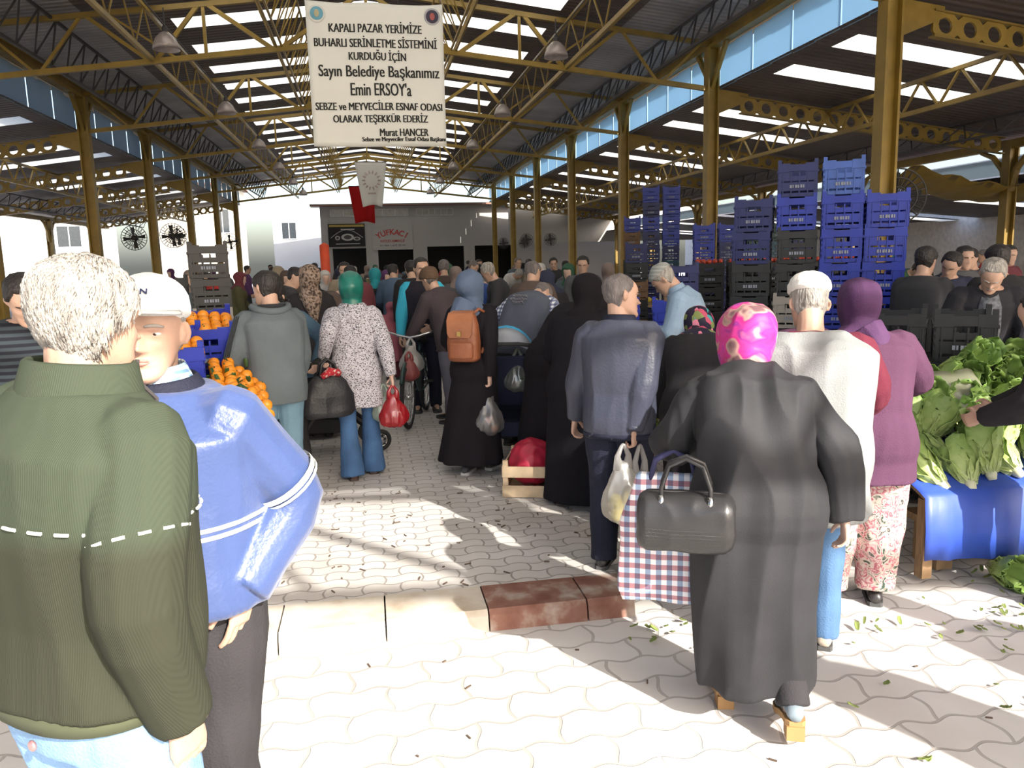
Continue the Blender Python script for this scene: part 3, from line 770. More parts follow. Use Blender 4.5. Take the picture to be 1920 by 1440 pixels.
    def scarf(s, m, off=.016, bun=.0, drape=1, name='head_scarf', tail=None, capelen=.0, folds=.004, face=52):
        def fn(t, a):
            p = head_pt(t, a, False); da = math.degrees(a); da = abs(da-360 if da > 180 else da)
            n = (p-Vector((0, -.01, .12))).normalized()
            inface = smooth01((face+6-da)/12)*smooth01((.80-t)/.06)
            o_ = off+bun*math.exp(-((da-180)/55)**2-((t-.48)/.22)**2)+.03*smooth01((.35-t)/.3)*smooth01((da-60)/60)
            o_ = o_*(1-inface)-.02*inface
            return s.hM @ (p+n*o_)
        mb = MB(); mb.loft(head_grid(fn, 48, 40))
        P0 = s.hM @ Vector((0, -.02, .06)); P1, X, T, F = s.at(1.455)
        mb.tube([P0+(P0-P1)*.3, P0, P1-T*.02*s.s], [.062*s.s, .074*s.s, .088*s.s], 18)
        if drape:
            rings = []
            for z, w, f, b in ((1.475, .085, .075, .075), (1.45, .105, .09, .09), (1.42, .15, .105, .11), (1.385, .175, .125, .128), (1.36-capelen*.5, .165+.03*min(1, capelen*8), .132, .13), (1.33-capelen, .12+.07*min(1, capelen*8), .125, .122)):
                P, X, T, F = s.at(z); rings.append([P+(X*(w*s.wide*(.88 if s.fem else 1))*math.cos(a)+F*((f if math.sin(a) > 0 else b)+.01)*math.sin(a))*s.s for a in [2*math.pi*i/20 for i in range(20)]])
            mb.loft(rings)
        if tail:
            for pts, rs in tail: mb.tube([Vector(p) for p in pts], rs, 10)
        me = remesh(mb, max(.007, s.vox), 3, .5, folds, (14, 14, 6), s.seed)
        link(name, me, m, s.root); return s
    def top(s, m, hem=.80, ease=.022, sleeve=1., sease=.016, name='jacket', fold=.006, flare=0., lowc=None, hemw=None, cuffr=None, vox=None, sleeves=True, neckz=1.455, ripple=0., nrip=9, arms='LR', fs=(9, 9, 2.2), sm=2):
        """torso garment with sleeves; hem below .78 makes a coat or a dress"""
        mb = MB(); rings = []; n = 48 if ripple else 24; zs = []
        z = neckz
        while z > max(hem, .80): zs.append(z); z -= .05
        zs.append(max(hem, .80)); zs.sort()
        if hem < .80:
            base = s.ring(.80, 1, ease, n); P0 = s.at(.80)[0]
            steps = max(3, int((.80-hem)/.06)); low = []
            lc = Vector(lowc) if lowc else Vector(((s.Lg[0][2].x+s.Lg[1][2].x)/2, (s.Lg[0][2].y+s.Lg[1][2].y)/2, 0))
            for i in range(steps, 0, -1):
                u = i/steps; zz = (.80+(hem-.80)*u-s.drop*(1-u))*s.s; c = P0.lerp(Vector((lc.x, lc.y, 0)), u*.9); r_ = []
                for j, p in enumerate(base):
                    o = p-P0; k = 1+flare*u; rp = 1+ripple*u*math.cos(nrip*2*math.pi*j/n+s.seed+u*1.2)
                    r_.append(Vector((c.x+o.x*k*rp, c.y+o.y*k*rp*(1+.15*u), zz)))
                low.append(r_)
            rings += low
        for z in zs: rings.append(s.ring(z, 1, ease*(1 if z < 1.38 else .5), n))
        mb.loft(rings)
        for k in arms if sleeves else '':
            S, E, W, sd = s.J[k]; q = s.s
            end = E.lerp(W, sleeve) if sleeve <= 1 else W
            if sleeve < .3: end = S.lerp(E, .75)
            c = cuffr or .034
            if sleeve < .3: s.limb(mb, [S-sd*.05*q-Vector((0, 0, .012)), S-sd*.005*q, end], [.062*q, (.058+sease)*q, (.054+sease)*q])
            else: s.limb(mb, [S-sd*.05*q-Vector((0, 0, .012)), S-sd*.005*q, E, end], [.062*q, (.060+sease)*q, (.050+sease)*q, (c+sease*.5)*q])
        v = vox or max(s.vox, .009)
        me = remesh(mb, v, sm, .5, fold, fs, s.seed); o = link(name, me, m, s.root); s.last = o
        return s
    def band(s, z, m, name, r=.012, ease=.024, h=.03, n=40):
        """knitted hem band or stripe around the torso"""
        a = s.ring(z, 1, ease, n); b = s.ring(z+h, 1, ease, n); a2 = s.ring(z, 1, ease-r, n); b2 = s.ring(z+h, 1, ease-r, n)
        MB().loft([a2, a, b, b2, a2], False).build(name, m, s.root, True); return s
    def cuff(s, k, m, name='cuff', r=.042, l=.05, back=.0):
        S, E, W, sd = s.J[k]; u = (W-E).normalized(); MB().tube([W-u*(l+back)*s.s, W-u*(l*.5+back)*s.s, W-u*back*s.s], [r*s.s, r*1.05*s.s, r*.92*s.s], 16).build(name, m, s.root, True); return s
    def collar(s, m, z0=1.43, z1=1.50, r0=.10, r1=.075, th=.012, name='collar', fb=.0):
        rings = []
        P0, X0, T0_, F0 = s.at(z0); P1 = s.at(z1)[0]
        for (P, r_, e) in ((P0, r0, 0), (P1, r1, 0), (P1+T0_*.005, r1-th*.5, 0), (P1, r1-th, 0), (P0, r0-th, 0)):
            rings.append([P+(X0*math.cos(a)*r_*1.05+F0*math.sin(a)*r_*.92)*s.s for a in [2*math.pi*i/28 for i in range(28)]])
        rings.append(rings[0]); MB().loft(rings, False).build(name, m, s.root, True); return s
    def trousers(s, m, top=.98, ease=.016, flare=.0, hem=.05, name='trousers', fold=.006, vox=None, baggy=0.):
        mb = MB(); mb.loft([s.ring(z, 1, ease*.6) for z in (.80, .84, .90, .95, top)])
        for (Hp, K, A, yw) in s.Lg:
            q = s.s; B = Vector((A.x, A.y, A.z-.085*q+hem*q))
            s.limb(mb, [Hp+Vector((0, 0, .03)), Hp-Vector((0, 0, .03*q)), K, B], [(.086+ease)*q, (.088+ease+baggy*.6)*q, (.060+ease+baggy)*q, (.050+ease+flare+baggy*.3)*q], 14)
        me = remesh(mb, vox or max(s.vox, .009), 2, .5, fold, (10, 10, 5), s.seed+5); link(name, me, m, s.root); return s
    def shoes(s, m=None, sole=None, heel=0.):
        for (Hp, K, A, yw) in s.Lg:
            q = s.s; f = Vector((-math.sin(yw), math.cos(yw), 0)); x = Vector((math.cos(yw), math.sin(yw), 0)); g = Vector((A.x, A.y, A.z-.085*q))
            rings = []; so = []
            for l, w, h in ((-.075, .022, .05), (-.06, .034, .075), (-.02, .037, .085), (.04, .040, .075), (.10, .047, .052), (.15, .046, .042), (.185, .032, .034), (.20, .014, .028)):
                c = g+f*l*q; z0 = .018
                rings.append([c+x*w*q*math.cos(a)+Vector((0, 0, z0*q+(h-z0)*.5*q+(h-z0)*.5*q*math.sin(a))) for a in [2*math.pi*i/12 for i in range(12)]])
                so.append([c+x*(w+.004)*q*cx+Vector((0, 0, zz*q)) for cx, zz in ((-1, 0), (1, 0), (1, .024), (-1, .024))])
            sh = MB().loft(rings).build('shoe', m or M_shoe, s.root, True); MB().loft(so).build('sole', sole or M_sole, sh)
        return s
def prot(o, d=(0, 0, 0)): return o
# ------------------------------------------------------------------ the people near the camera
def loc_(pos, face, w):
    a = -R(face); x, y = w[0]-pos[0], w[1]-pos[1]
    return (x*math.cos(a)-y*math.sin(a), x*math.sin(a)+y*math.cos(a), w[2]-pos[2])
def hw(fig, k='R'):
    """grip centre of a hand in world space"""
    return Matrix.Translation(fig.root.location) @ Matrix.Rotation(fig.root.rotation_euler.z, 4, 'Z') @ fig.J[k+'g']
def cloth(name, c, rough=.85, var=.10, vs=5., bump=.25, bs=160, spec=.2, **k): return mat(name, c, rough, 0, var, vs, bump, bs, spec, **k)
M_jean = cloth('blue_denim', (.06, .13, .27), var=.25); M_jeanl = cloth('light_blue_jeans', (.20, .33, .52), var=.18, vs=4)
M_blk = cloth('black_cloth', (.011, .009, .012), .9, bump=.1); M_blk2 = cloth('soft_black_cloth', (.024, .022, .024), .9, bump=.15)
M_navyd = cloth('dark_navy_cloth', (.016, .018, .034), .7)
M_dkgrey = cloth('dark_grey_cloth', (.035, .033, .036)); M_wht = cloth('white_cloth', (.66, .64, .60), .8)
M_rib = mat('ribbed_green_knit', (.060, .068, .036), .9, var=.1)
# 1 man in the green sweater, back to us
pos, fc = (-.60, 1.66, 0), -38
M_green = D.materials.new('green_corduroy_knit'); nt, N, L, b_ = nodes(M_green); b_.inputs['Roughness'].default_value = .92; b_.inputs['Specular IOR Level'].default_value = .1
tc = N.new('ShaderNodeTexCoord'); sx = N.new('ShaderNodeSeparateXYZ'); L.new(tc.outputs['Object'], sx.inputs[0])
n1 = N.new('ShaderNodeTexNoise'); n1.inputs['Scale'].default_value = 7; n1.inputs['Detail'].default_value = 4; L.new(tc.outputs['Object'], n1.inputs[0])
ad = N.new('ShaderNodeMath'); ad.operation = 'MULTIPLY_ADD'; ad.inputs[1].default_value = .05; L.new(n1.outputs[0], ad.inputs[0]); L.new(sx.outputs[2], ad.inputs[2])
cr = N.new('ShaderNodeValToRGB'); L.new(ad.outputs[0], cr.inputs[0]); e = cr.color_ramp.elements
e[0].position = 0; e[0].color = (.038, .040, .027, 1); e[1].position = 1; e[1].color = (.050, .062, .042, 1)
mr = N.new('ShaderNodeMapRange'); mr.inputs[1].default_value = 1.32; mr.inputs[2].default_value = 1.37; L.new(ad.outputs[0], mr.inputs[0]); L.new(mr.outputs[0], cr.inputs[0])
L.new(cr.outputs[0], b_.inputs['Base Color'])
wv = N.new('ShaderNodeTexWave'); wv.inputs['Scale'].default_value = 90; wv.bands_direction = 'X'; L.new(tc.outputs['Object'], wv.inputs[0])
bp = N.new('ShaderNodeBump'); bp.inputs['Strength'].default_value = .25; bp.inputs['Distance'].default_value = .003; L.new(wv.outputs[0], bp.inputs['Height']); L.new(bp.outputs[0], b_.inputs['Normal'])
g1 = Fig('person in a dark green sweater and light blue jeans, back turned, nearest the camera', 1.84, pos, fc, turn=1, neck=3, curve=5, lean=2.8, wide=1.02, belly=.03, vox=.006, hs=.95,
         L=(-.30, .12, .95), Rr=loc_(pos, fc, (-.405, 1.53, .93)), elb={'R': (.35, -.9, 0), 'L': (-.4, -.9, 0)})
g1.body(hands={'R': dict(curl=.25, d=(-.15, .25, -1)), 'L': dict(curl=.3)}).face(M_browg)
g1.hairdo('short', M_hgrey, .016, rough=.006)
# combed strands over the shell
def strands(fig, m, n, kind, off, ln=.035, w=.0013, tmin=.2):
    mb = MB(); r_ = random.Random(5)
    for _ in range(n):
        t = r_.uniform(tmin, .97); a = r_.uniform(math.pi*.34, math.pi*1.66); da = math.degrees(a); da = da-360 if da > 180 else da
        if t < hairline(da, kind)+.02: continue
        P = []; aa, tt = a, t; sw = r_.uniform(-.25, .25)+(.35 if da > 0 else -.35)*.5; k = r_.uniform(.7, 1.3)
        for i in range(4):
            p = head_pt(max(.05, tt), aa, False); nrm = (p-Vector((0, -.01, .12))).normalized()
            P.append(p+nrm*(off+.002+.004*math.sin(i*1.0+1)*r_.random()+.0035*(i == 3)*r_.random()))
            tt -= (.045 if t < .93 else .02)*k; aa += sw*.16
        P = [fig.hM @ p for p in P]; mb.tube(P, [w*1.5, w*1.8, w*1.4, w*.2], 4)
    mb.build('hair_strands', m, fig.root, True)
strands(g1, M_hgrey, 2600, 'short', .014)
g1.trousers(M_jeanl, top=1.0, ease=.024, fold=.006)
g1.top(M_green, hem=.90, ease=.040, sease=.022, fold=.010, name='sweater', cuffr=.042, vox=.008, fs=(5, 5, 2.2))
g1.band(.872, M_rib, 'hem_band', .014, .034, .045)
g1.cuff('R', M_rib, r=.047, l=.06, back=.0); g1.cuff('L', M_rib, r=.047, l=.06)
g1.collar(M_green, 1.425, 1.505, .118, .098, .012)
g1.collar(cloth('blue_check_shirt', (.45, .58, .70)), 1.43, 1.494, .090, .076, .006, 'shirt_collar')
zp = MB(); q = [g1.at(z)[0]+g1.at(z)[3]*(.115 if z > 1.43 else .16)*g1.s for z in (1.50, 1.46, 1.42, 1.36, 1.30)]; zp.tube(q, .006, 6); zp.build('zip', M_dark, g1.root)
M_thr = mat('white_thread', (.75, .74, .68), .8)
# white dashed stitching round the chest and sleeves
for i in range(26):
    a0 = i/26; ring_ = g1.ring(1.245, 1, .049, 104)
    j = int(a0*104); pa, pb = ring_[j], ring_[(j+2) % 104]; MB().tube([pa, (pa+pb)/2+(pa-g1.at(1.245)[0]).normalized()*.001, pb], .0035, 5).build('white_stitch', M_thr, g1.root)
S, E, W, sd = g1.J['R']; ax = (E-S).normalized(); cc = S+ax*.165*g1.s; u_ = ax.orthogonal().normalized(); v_ = ax.cross(u_)
for i in range(13):
    a = 2*math.pi*i/13; f = lambda a: cc+(u_*math.cos(a)+v_*math.sin(a))*.0795*g1.s+ax*.02*math.cos(a*1)
    MB().tube([f(a), f(a+.12), f(a+.24)], .0035, 5).build('white_stitch', M_thr, g1.root)
MB().ball(g1.at(.86)[0]+Vector((.06, -.162, .0))*g1.s, (.011, .006, .011), 12, 6).build('pocket_button', mat('copper_button', (.45, .25, .25), .3, .6), g1.root, True)
g1.shoes()

# 2 man in the blue jacket and white cap, facing us
pos, fc = (-.520, 2.10, 0), 152
M_sat = mat('blue_satin_jacket', (.045, .076, .205), .38, 0, .12, 4, .12, 90, .5, sheen=.2)
g2 = Fig('person in a shiny blue jacket and white cap facing the camera', 1.77, pos, fc, turn=-28, tilt=-3, curve=6, neck=-5, wide=1.10, belly=.05, vox=.0055,
         L=loc_(pos, fc, (-.345, 1.96, 1.01)), Rr=(.30, .16, .86), elb={'L': (-.38, -.9, -.1), 'R': (.6, -.8, 0)})
g2.body(hands={'L': dict(curl=.2, d=(.1, .15, -1)), 'R': dict(curl=.3)}, vox=.0045).face(M_browg, open_=.62)
g2.hairdo('bald', M_hgrey, .006)
M_cap = cloth('white_cap_cotton', (.72, .72, .70), .85)
g2.hairdo('cap', M_cap, .018, 'cap', 0, .006)
def visor(fig, m, ln=.075, t=.665, drop=.01):
    rows = []
    for i in range(13):
        a = R(-66+11*i); p = head_pt(t, a, False); n = Vector((math.sin(a)*.55, math.cos(a), 0)); k = max(0, math.cos(a*1.25))
        o = p+Vector((math.sin(a), math.cos(a), 0))*.012; out = o+n*ln*k+Vector((0, 0, -drop-.014*math.sin(a)**2-.004)); rows.append((o, out))
    vs = []
    for dz in (0, .005): vs += [fig.hM @ (o+Vector((0, 0, dz))) for o, _ in rows]+[fig.hM @ (q_+Vector((0, 0, dz))) for _, q_ in rows]
    n = 13; fs = []
    for i in range(n-1):
        fs += [(i, i+1, n+i+1, n+i), (2*n+i, 3*n+i, 3*n+i+1, 2*n+i+1), (n+i, n+i+1, 3*n+i+1, 3*n+i), (i, 2*n+i, 2*n+i+1, i+1)]
    fs += [(0, n, 3*n, 2*n), (n-1, 3*n-1, 4*n-1, 2*n-1)]
    return MB().add(vs, fs).build('cap_visor', m, fig.root, True)
visor(g2, M_cap, .062, .72, -.008)
for ln_, (txt, hgt) in enumerate((('ALLIN', .017), ('TROL', .016))):
    for j, ch in enumerate(txt):
        a = R(38-11*j); t = .845-.075*ln_; p = head_pt(t, a, False); n = (p-Vector((0, -.01, .12))).normalized()
        me = text_mesh(ch, None, hgt, .0008, bold=.02); o = link('cap_lettering', me, mat('navy_thread', (.02, .03, .09), .8), g2.root)
        zz = Vector((0, 0, 1)); yv = -n; xv = yv.cross(zz).normalized(); zv = xv.cross(yv)
        rm = Matrix((xv, yv, zv)).transposed().to_4x4(); o.matrix_local = Matrix.Translation(g2.hM @ (p+n*.0262)) @ g2.hM.to_3x3().normalized().to_4x4() @ rm
g2.trousers(M_dkgrey, top=1.02, ease=.028, fold=.008)
g2.top(M_sat, hem=.93, ease=.060, sease=.030, fold=.011, name='jacket', cuffr=.05, vox=.008, fs=(5, 5, 3.0))
M_strw = mat('cream_braid', (.72, .72, .60), .7)
g2.band(1.13, M_strw, 'chest_stripe', .004, .0665, .010); g2.band(1.147, M_strw, 'chest_stripe', .004, .0665, .005)
S, E, W, sd = g2.J['L']; ax = (E-S).normalized(); u_ = ax.orthogonal().normalized(); v_ = ax.cross(u_)
for off, l in ((.22, .008), (.236, .004)):
    cc = S+ax*off*g2.s; MB().tube([cc-ax*l, cc, cc+ax*l], .0885*g2.s, 24, False).build('sleeve_stripe', M_strw, g2.root, True)
g2.cuff('L', M_sat, 'cuff', .056, .05, .0)
for bk in (.012, .03): g2.cuff('L', M_strw, 'cuff_stripe', .0575, .006, bk)
g2.collar(M_navyd, 1.415, 1.475, .128, .098, .012)
dm = MB()
for i in range(44):
    a = 2*math.pi*i/44; P, X, T, F = g2.at(1.435); p = P+(X*math.cos(a)*.122*1.05+F*math.sin(a)*.122*.92)*g2.s; dm.ball(p, .0042, 6, 4)
dm.build('collar_stitching', M_strw, g2.root)
M_chk = check_mat('blue_white_check_shirt', (.75, .78, .80), (.25, .42, .62), (.25, .45, .66), .016)
g2.collar(M_chk, 1.425, 1.50, .10, .074, .006, 'shirt_collar'); 
P, X, T, F = g2.at(1.40); MB().loft([[P+(X*x_*w_+F*(f_+d_)+T*z_)*g2.s for x_, d_ in ((-1, 0), (1, 0), (1, -.02), (-1, -.02))] for z_, w_, f_ in ((.055, .045, .085), (.0, .05, .135), (-.10, .022, .170))]).build('shirt_front', M_chk, g2.root, True)
g2.shoes()

# 3 striped sweater, far left
M_strp = ramp_mat('dark_striped_knit', [(.0, (.012, .013, .018)), (.40, (.012, .013, .018)), (.62, (.035, .045, .052)), (1, (.035, .045, .052))], 'Z', 9, .9)
pos, fc = (-1.80, 4.58, FLOOR), 205
g3 = Fig('person in a dark striped sweater looking down, at the left edge behind the green sweater', 1.70, pos, fc, turn=-4, neck=26, curve=12, wide=1.08, vox=.008, L=(-.2, .3, 1.0), Rr=(.15, .3, 1.0))
g3.body().face(M_brow, open_=.3).hairdo('short', M_hblack, .016, top=.008).trousers(M_dkgrey).top(M_strp, hem=.86, ease=.035, sease=.024, name='sweater').shoes()

# 4 stallholder with blue-grey shirt bending over the oranges
pos, fc = (-1.17, 6.25, FLOOR), 118
g4 = Fig('person with a bald head and blue-grey striped polo bending over crates behind the oranges', 1.74, pos, fc, bend=34, curve=22, neck=22, wide=1.05, belly=.04, vox=.01, L=(-.12, .52, .92), Rr=(.16, .50, .92))
g4.body().face(M_browg, .5, False).hairdo('bald', M_hsalt, .005)
g4.trousers(cloth('stone_trousers', (.20, .18, .15)), ease=.03).top(ramp_mat('blue_grey_stripe_polo', [(0, (.09, .15, .20)), (.5, (.10, .17, .23)), (.6, (.17, .23, .28)), (1, (.10, .16, .22))], 'Z', 3, .8), hem=.86, ease=.035, sleeve=.2, sease=.03, name='polo_shirt').shoes()

# 5 young man in the grey hoodie
pos, fc = (-.65, 5.50, FLOOR), 22
M_hood = cloth('grey_hoodie_jersey', (.105, .125, .135), .9); M_hood2 = cloth('dark_hood_lining', (.028, .03, .034), .9)
g5 = Fig('person in a grey hooded jacket with short black hair by the oranges, back turned', 1.66, pos, fc, turn=-24, neck=12, curve=6, wide=1.0, vox=.008, L=(-.2, .22, .95), Rr=(.2, .20, .86))
g5.body().hairdo('short', M_hblack, .010).trousers(cloth('washed_blue_jeans', (.13, .22, .29)), ease=.014)
g5.top(M_hood, hem=.80, ease=.042, sease=.022, fold=.008, flare=.08, name='jacket').shoes(mat('white_sneaker', (.5, .5, .5), .6))
P, X, T, F = g5.at(1.43)
MB().tube([P+(X*.12*math.cos(a)+F*(.10*math.sin(a)-.02)+T*(.035-.045*(math.sin(a) < 0)*abs(math.sin(a))))*g5.s for a in [2*math.pi*i/24 for i in range(25)]], .024, 10).build('hood', M_hood, g5.root, True)
MB().loft([[P+(X*w_*math.cos(a)+F*(w_*.8*math.sin(a)-.03)+T*z_)*g5.s for a in [2*math.pi*i/20 for i in range(20)]] for w_, z_ in ((.10, .01), (.105, .04), (.085, .045), (.06, .03))]).build('hood_lining', M_hood2, g5.root, True)
for k_ in (0, 1, 2):
    S, E, W, sd = g5.J['L']; o_ = Vector((-.030-.012*k_, -.055, 0)); MB().tube([S+o_+Vector((-.025, 0, .03)), (S+E)/2+o_+Vector((-.03, 0, 0)), E+o_+Vector((-.02, 0, 0))], .0035, 5).build('sleeve_stripe', M_hood2, g5.root)

# 6 girl with braid and phone
pos, fc = (-.66, 6.72, FLOOR), 142
M_dnm = cloth('blue_denim_jacket', (.07, .125, .18), var=.2)
g6 = Fig('person in a denim jacket with a dark braid looking down at a phone', 1.58, pos, fc, fem=True, neck=28, curve=12, turn=4, vox=.008, L=loc_(pos, fc, (-.44, 6.46, 1.02)), Rr=(.12, .3, 1.0))
g6.body(hands={'L': dict(curl=.6), 'R': dict(curl=.5)}).face(M_brow, .35).hairdo('long', M_hblack, .014).trousers(M_dkgrey, ease=.004).top(M_dnm, hem=.84, ease=.03, sease=.016, name='jacket').shoes()
hb = [g6.hM @ Vector((-.065, -.05, .09)), g6.hM @ Vector((-.09, -.02, .02)), g6.at(1.36)[0]+Vector((-.13, .08, 0)), g6.at(1.24)[0]+Vector((-.13, .11, 0)), g6.at(1.14)[0]+Vector((-.13, .12, 0))]
bd = MB()
for i in range(16):
    u = i/15*3.999; k_ = int(u); p = hb[k_].lerp(hb[k_+1], u-k_); bd.ball(p+Vector((.008*math.sin(i*2), 0, 0)), (.017, .016, .016), 8, 5)
bd.build('braid', M_hblack, g6.root, True); MB().ball(hb[2].lerp(hb[3], .3), .012, 8, 5).build('hair_tie', mat('pale_hair_tie', (.6, .55, .55), .5), g6.root, True)
ph = MB().box((0, 0, 0), (.07, .009, .145)).build('phone', mat('black_phone', (.02, .02, .022), .2)); tag(ph, 'black phone held by the person with the braid', 'phone')
ph.location = hw(g6, 'L')+Vector((.02, -.01, .05)); ph.rotation_euler = (R(50), R(20), R(60))

# 7 leopard scarf in black
M_leo = ramp_mat('leopard_print_scarf', [(0, (.035, .025, .02)), (.36, (.05, .035, .028)), (.5, (.24, .17, .13)), (.62, (.32, .24, .19)), (1, (.20, .14, .11))], 'noise', 42, .8, detail=1)
pos, fc = (-.56, 7.95, FLOOR), 10
g7 = Fig('person in a long black dress with a pointed leopard print headscarf', 1.68, pos, fc, fem=True, turn=-30, vox=.011, L=(-.15, .3, 1.0), Rr=(.18, .28, .98))
g7.body(feat=False).top(M_blk2, hem=.06, flare=.25, ease=.03, ripple=.03, sease=.025, name='dress')
tl = [([g7.at(1.44)[0]+Vector((0, -.10, 0)), g7.at(1.34)[0]+Vector((0, -.15, 0)), g7.at(1.24)[0]+Vector((.01, -.165, 0)), g7.at(1.10)[0]+Vector((.01, -.16, 0))], [.11, .085, .05, .012])]
g7.scarf(M_leo, .018, .02, tail=tl).shoes()

# 8 patterned coat, green scarf
pos, fc = (-.13, 6.30, FLOOR), 6
M_speck = ramp_mat('black_and_white_speckled_coat', [(0, (.02, .02, .025)), (.40, (.03, .03, .035)), (.47, (.46, .44, .48)), (1, (.60, .58, .62))], 'noise', 165, .8, stretch=(.55, .55, 1.2), detail=1, distort=.5)
g8 = Fig('person in a black and white speckled coat, green headscarf and flared jeans, walking away', 1.61, pos, fc, fem=True, turn=10, wide=1.08, vox=.007, L=loc_(pos, fc, (-.36, 6.16, 1.10)), Rr=loc_(pos, fc, (.15, 6.2, .90)),
         elb={'L': (-.15, -.95, -.2), 'R': (.6, -.7, 0)}, feet=[(-.075, -.06, 0, 3), (.115, .10, .0, -8)])
g8.body(hands={'R': dict(curl=.85, d=(.1, .1, -1)), 'L': dict(curl=.7)})
g8.scarf(mat('teal_green_satin_scarf', (.008, .13, .10), .35, var=.2, vscale=9), .022, .026, drape=0)
g8.trousers(M_jean, top=.98, ease=.006, flare=.045, hem=.03)
g8.top(M_speck, hem=.62, ease=.026, sease=.020, flare=.10, ripple=.02, name='coat', fold=.006, lowc=(0, 0, 0))
P, X, T, F = g8.at(1.42)
MB().loft([[P+(X*w_*math.cos(a)+F*(w_*.72*math.sin(a)+f_)+T*z_)*g8.s for a in [2*math.pi*i/24 for i in range(24)]] for w_, f_, z_ in ((.02, -.10, -.12), (.075, -.10, -.10), (.115, -.055, -.03), (.118, -.02, .03), (.095, -.01, .055), (.06, -.01, .05))]).build('hood', M_speck, g8.root, True)
g8.shoes(mat('brown_shoe', (.10, .05, .035), .5), mat('dark_heel', (.05, .03, .025), .6))

# 9 man with brown beanie pushing the bicycle
pos, fc = (.84, 8.25, FLOOR), 52
M_brj = cloth('brown_grey_jacket', (.065, .05, .055), .85)
g9 = Fig('person in a brown-grey jacket and striped brown beanie holding the bicycle', 1.68, pos, fc, bend=14, curve=16, neck=-6, turn=14, wide=1.08, vox=.01, L=loc_(pos, fc, (.38, 8.42, .97)), Rr=(.25, .42, .98), feet=[(-.11, -.08, 0, 4), (.12, .12, 0, -4)])
g9.body().hairdo('short', M_hsalt, .007).hairdo('beanie', ramp_mat('brown_striped_knit_beanie', [(0, (.08, .05, .035)), (.45, (.10, .06, .04)), (.6, (.17, .11, .07)), (1, (.12, .075, .05))], 'Z', 22, .9), .018, 'beanie', .002, .004)
g9.trousers(cloth('grey_blue_trousers', (.13, .13, .16)), ease=.02).top(M_brj, hem=.78, ease=.035, sease=.026, name='jacket').shoes()

# 10 dark vest, cyan sleeves, facing us
pos, fc = (.60, 9.0, FLOOR), 178
g10 = Fig('person in a dark vest over a bright cyan shirt facing the camera behind the bicycle', 1.74, pos, fc, turn=-14, neck=8, wide=1.02, vox=.01, L=(-.22, .12, .82), Rr=(.27, .14, .86))
g10.body().face(M_brow, .6).hairdo('short', M_hblack, .010).trousers(M_navyd).top(cloth('bright_cyan_sleeves', (.05, .42, .58)), hem=.88, ease=.018, sease=.022, name='shirt').top(cloth('dark_padded_vest', (.022, .02, .028)), hem=.84, ease=.036, sleeves=False, name='vest').shoes()

# 11 blue scarf, black dress, backpack
pos, fc = (.80, 6.22, FLOOR), -28
g11 = Fig('person in a long black dress and slate blue headscarf wearing a brown backpack', 1.60, pos, fc, fem=True, turn=26, vox=.007, L=(-.18, .25, .95), Rr=loc_(pos, fc, (.90, 6.06, .86)), elb={'R': (.5, -.8, 0)}, feet=[(-.06, -.10, 0, 5), (.10, .10, 0, -12)])
M_bsc = cloth('slate_blue_scarf', (.095, .13, .20), .8)
g11.body(hands={'R': dict(curl=.95, d=(0, .1, -1))})
g11.scarf(M_bsc, .022, .03, capelen=.10, tail=[([g11.at(1.44)[0]+Vector((-.02, -.06, 0)), g11.at(1.34)[0]+Vector((-.06, -.13, 0)), g11.at(1.25)[0]+Vector((-.09, -.15, 0))], [.11, .085, .05])])
g11.top(M_blk, hem=.10, flare=.42, ease=.028, ripple=.05, sease=.022, fold=.005, name='dress', nrip=7, lowc=(-.04, -.03, 0)).shoes(mat('grey_trainer', (.07, .07, .075), .7), mat('white_trainer_sole', (.55, .53, .52), .7))

# 12 stallholder, grey vest and check sleeves bending
pos, fc = (1.30, 7.0, FLOOR), -42
g12 = Fig('person in a slate grey vest over blue checked sleeves bending over the carrots', 1.72, pos, fc, bend=30, curve=24, neck=24, turn=22, wide=1.1, belly=.02, vox=.009, L=(-.30, .32, .95), Rr=(.30, .52, .98))
M_chk2 = check_mat('navy_white_check', (.70, .72, .75), (.06, .09, .24), (.06, .09, .24), .035)
M_vest = cloth('slate_grey_vest', (.085, .095, .125), .85)
g12.body().hairdo('short', M_hsalt, .006).trousers(cloth('charcoal_trousers', (.045, .042, .048)), top=1.0, ease=.03, baggy=.01).top(M_chk2, hem=.95, ease=.02, sease=.024, name='shirt').top(M_vest, hem=.86, ease=.042, sleeves=False, name='vest', fold=.007)
vm = MB(); P, X, T, F = g12.at(1.25)
for r_, wd in ((0, .17), (1, .20), (2, .12)):
    for j in range(int(wd/.03)):
        c = P+X*(-wd/2+.03*j+.015)+T*(.05-.04*r_)-F*.178; vm.bar(c-X*.010, c+X*.010, .006, .018+.008*((j*7+r_) % 3), F)
vm.build('faded_back_print', mat('faded_print', (.26, .25, .27), .8), g12.root); g12.shoes()

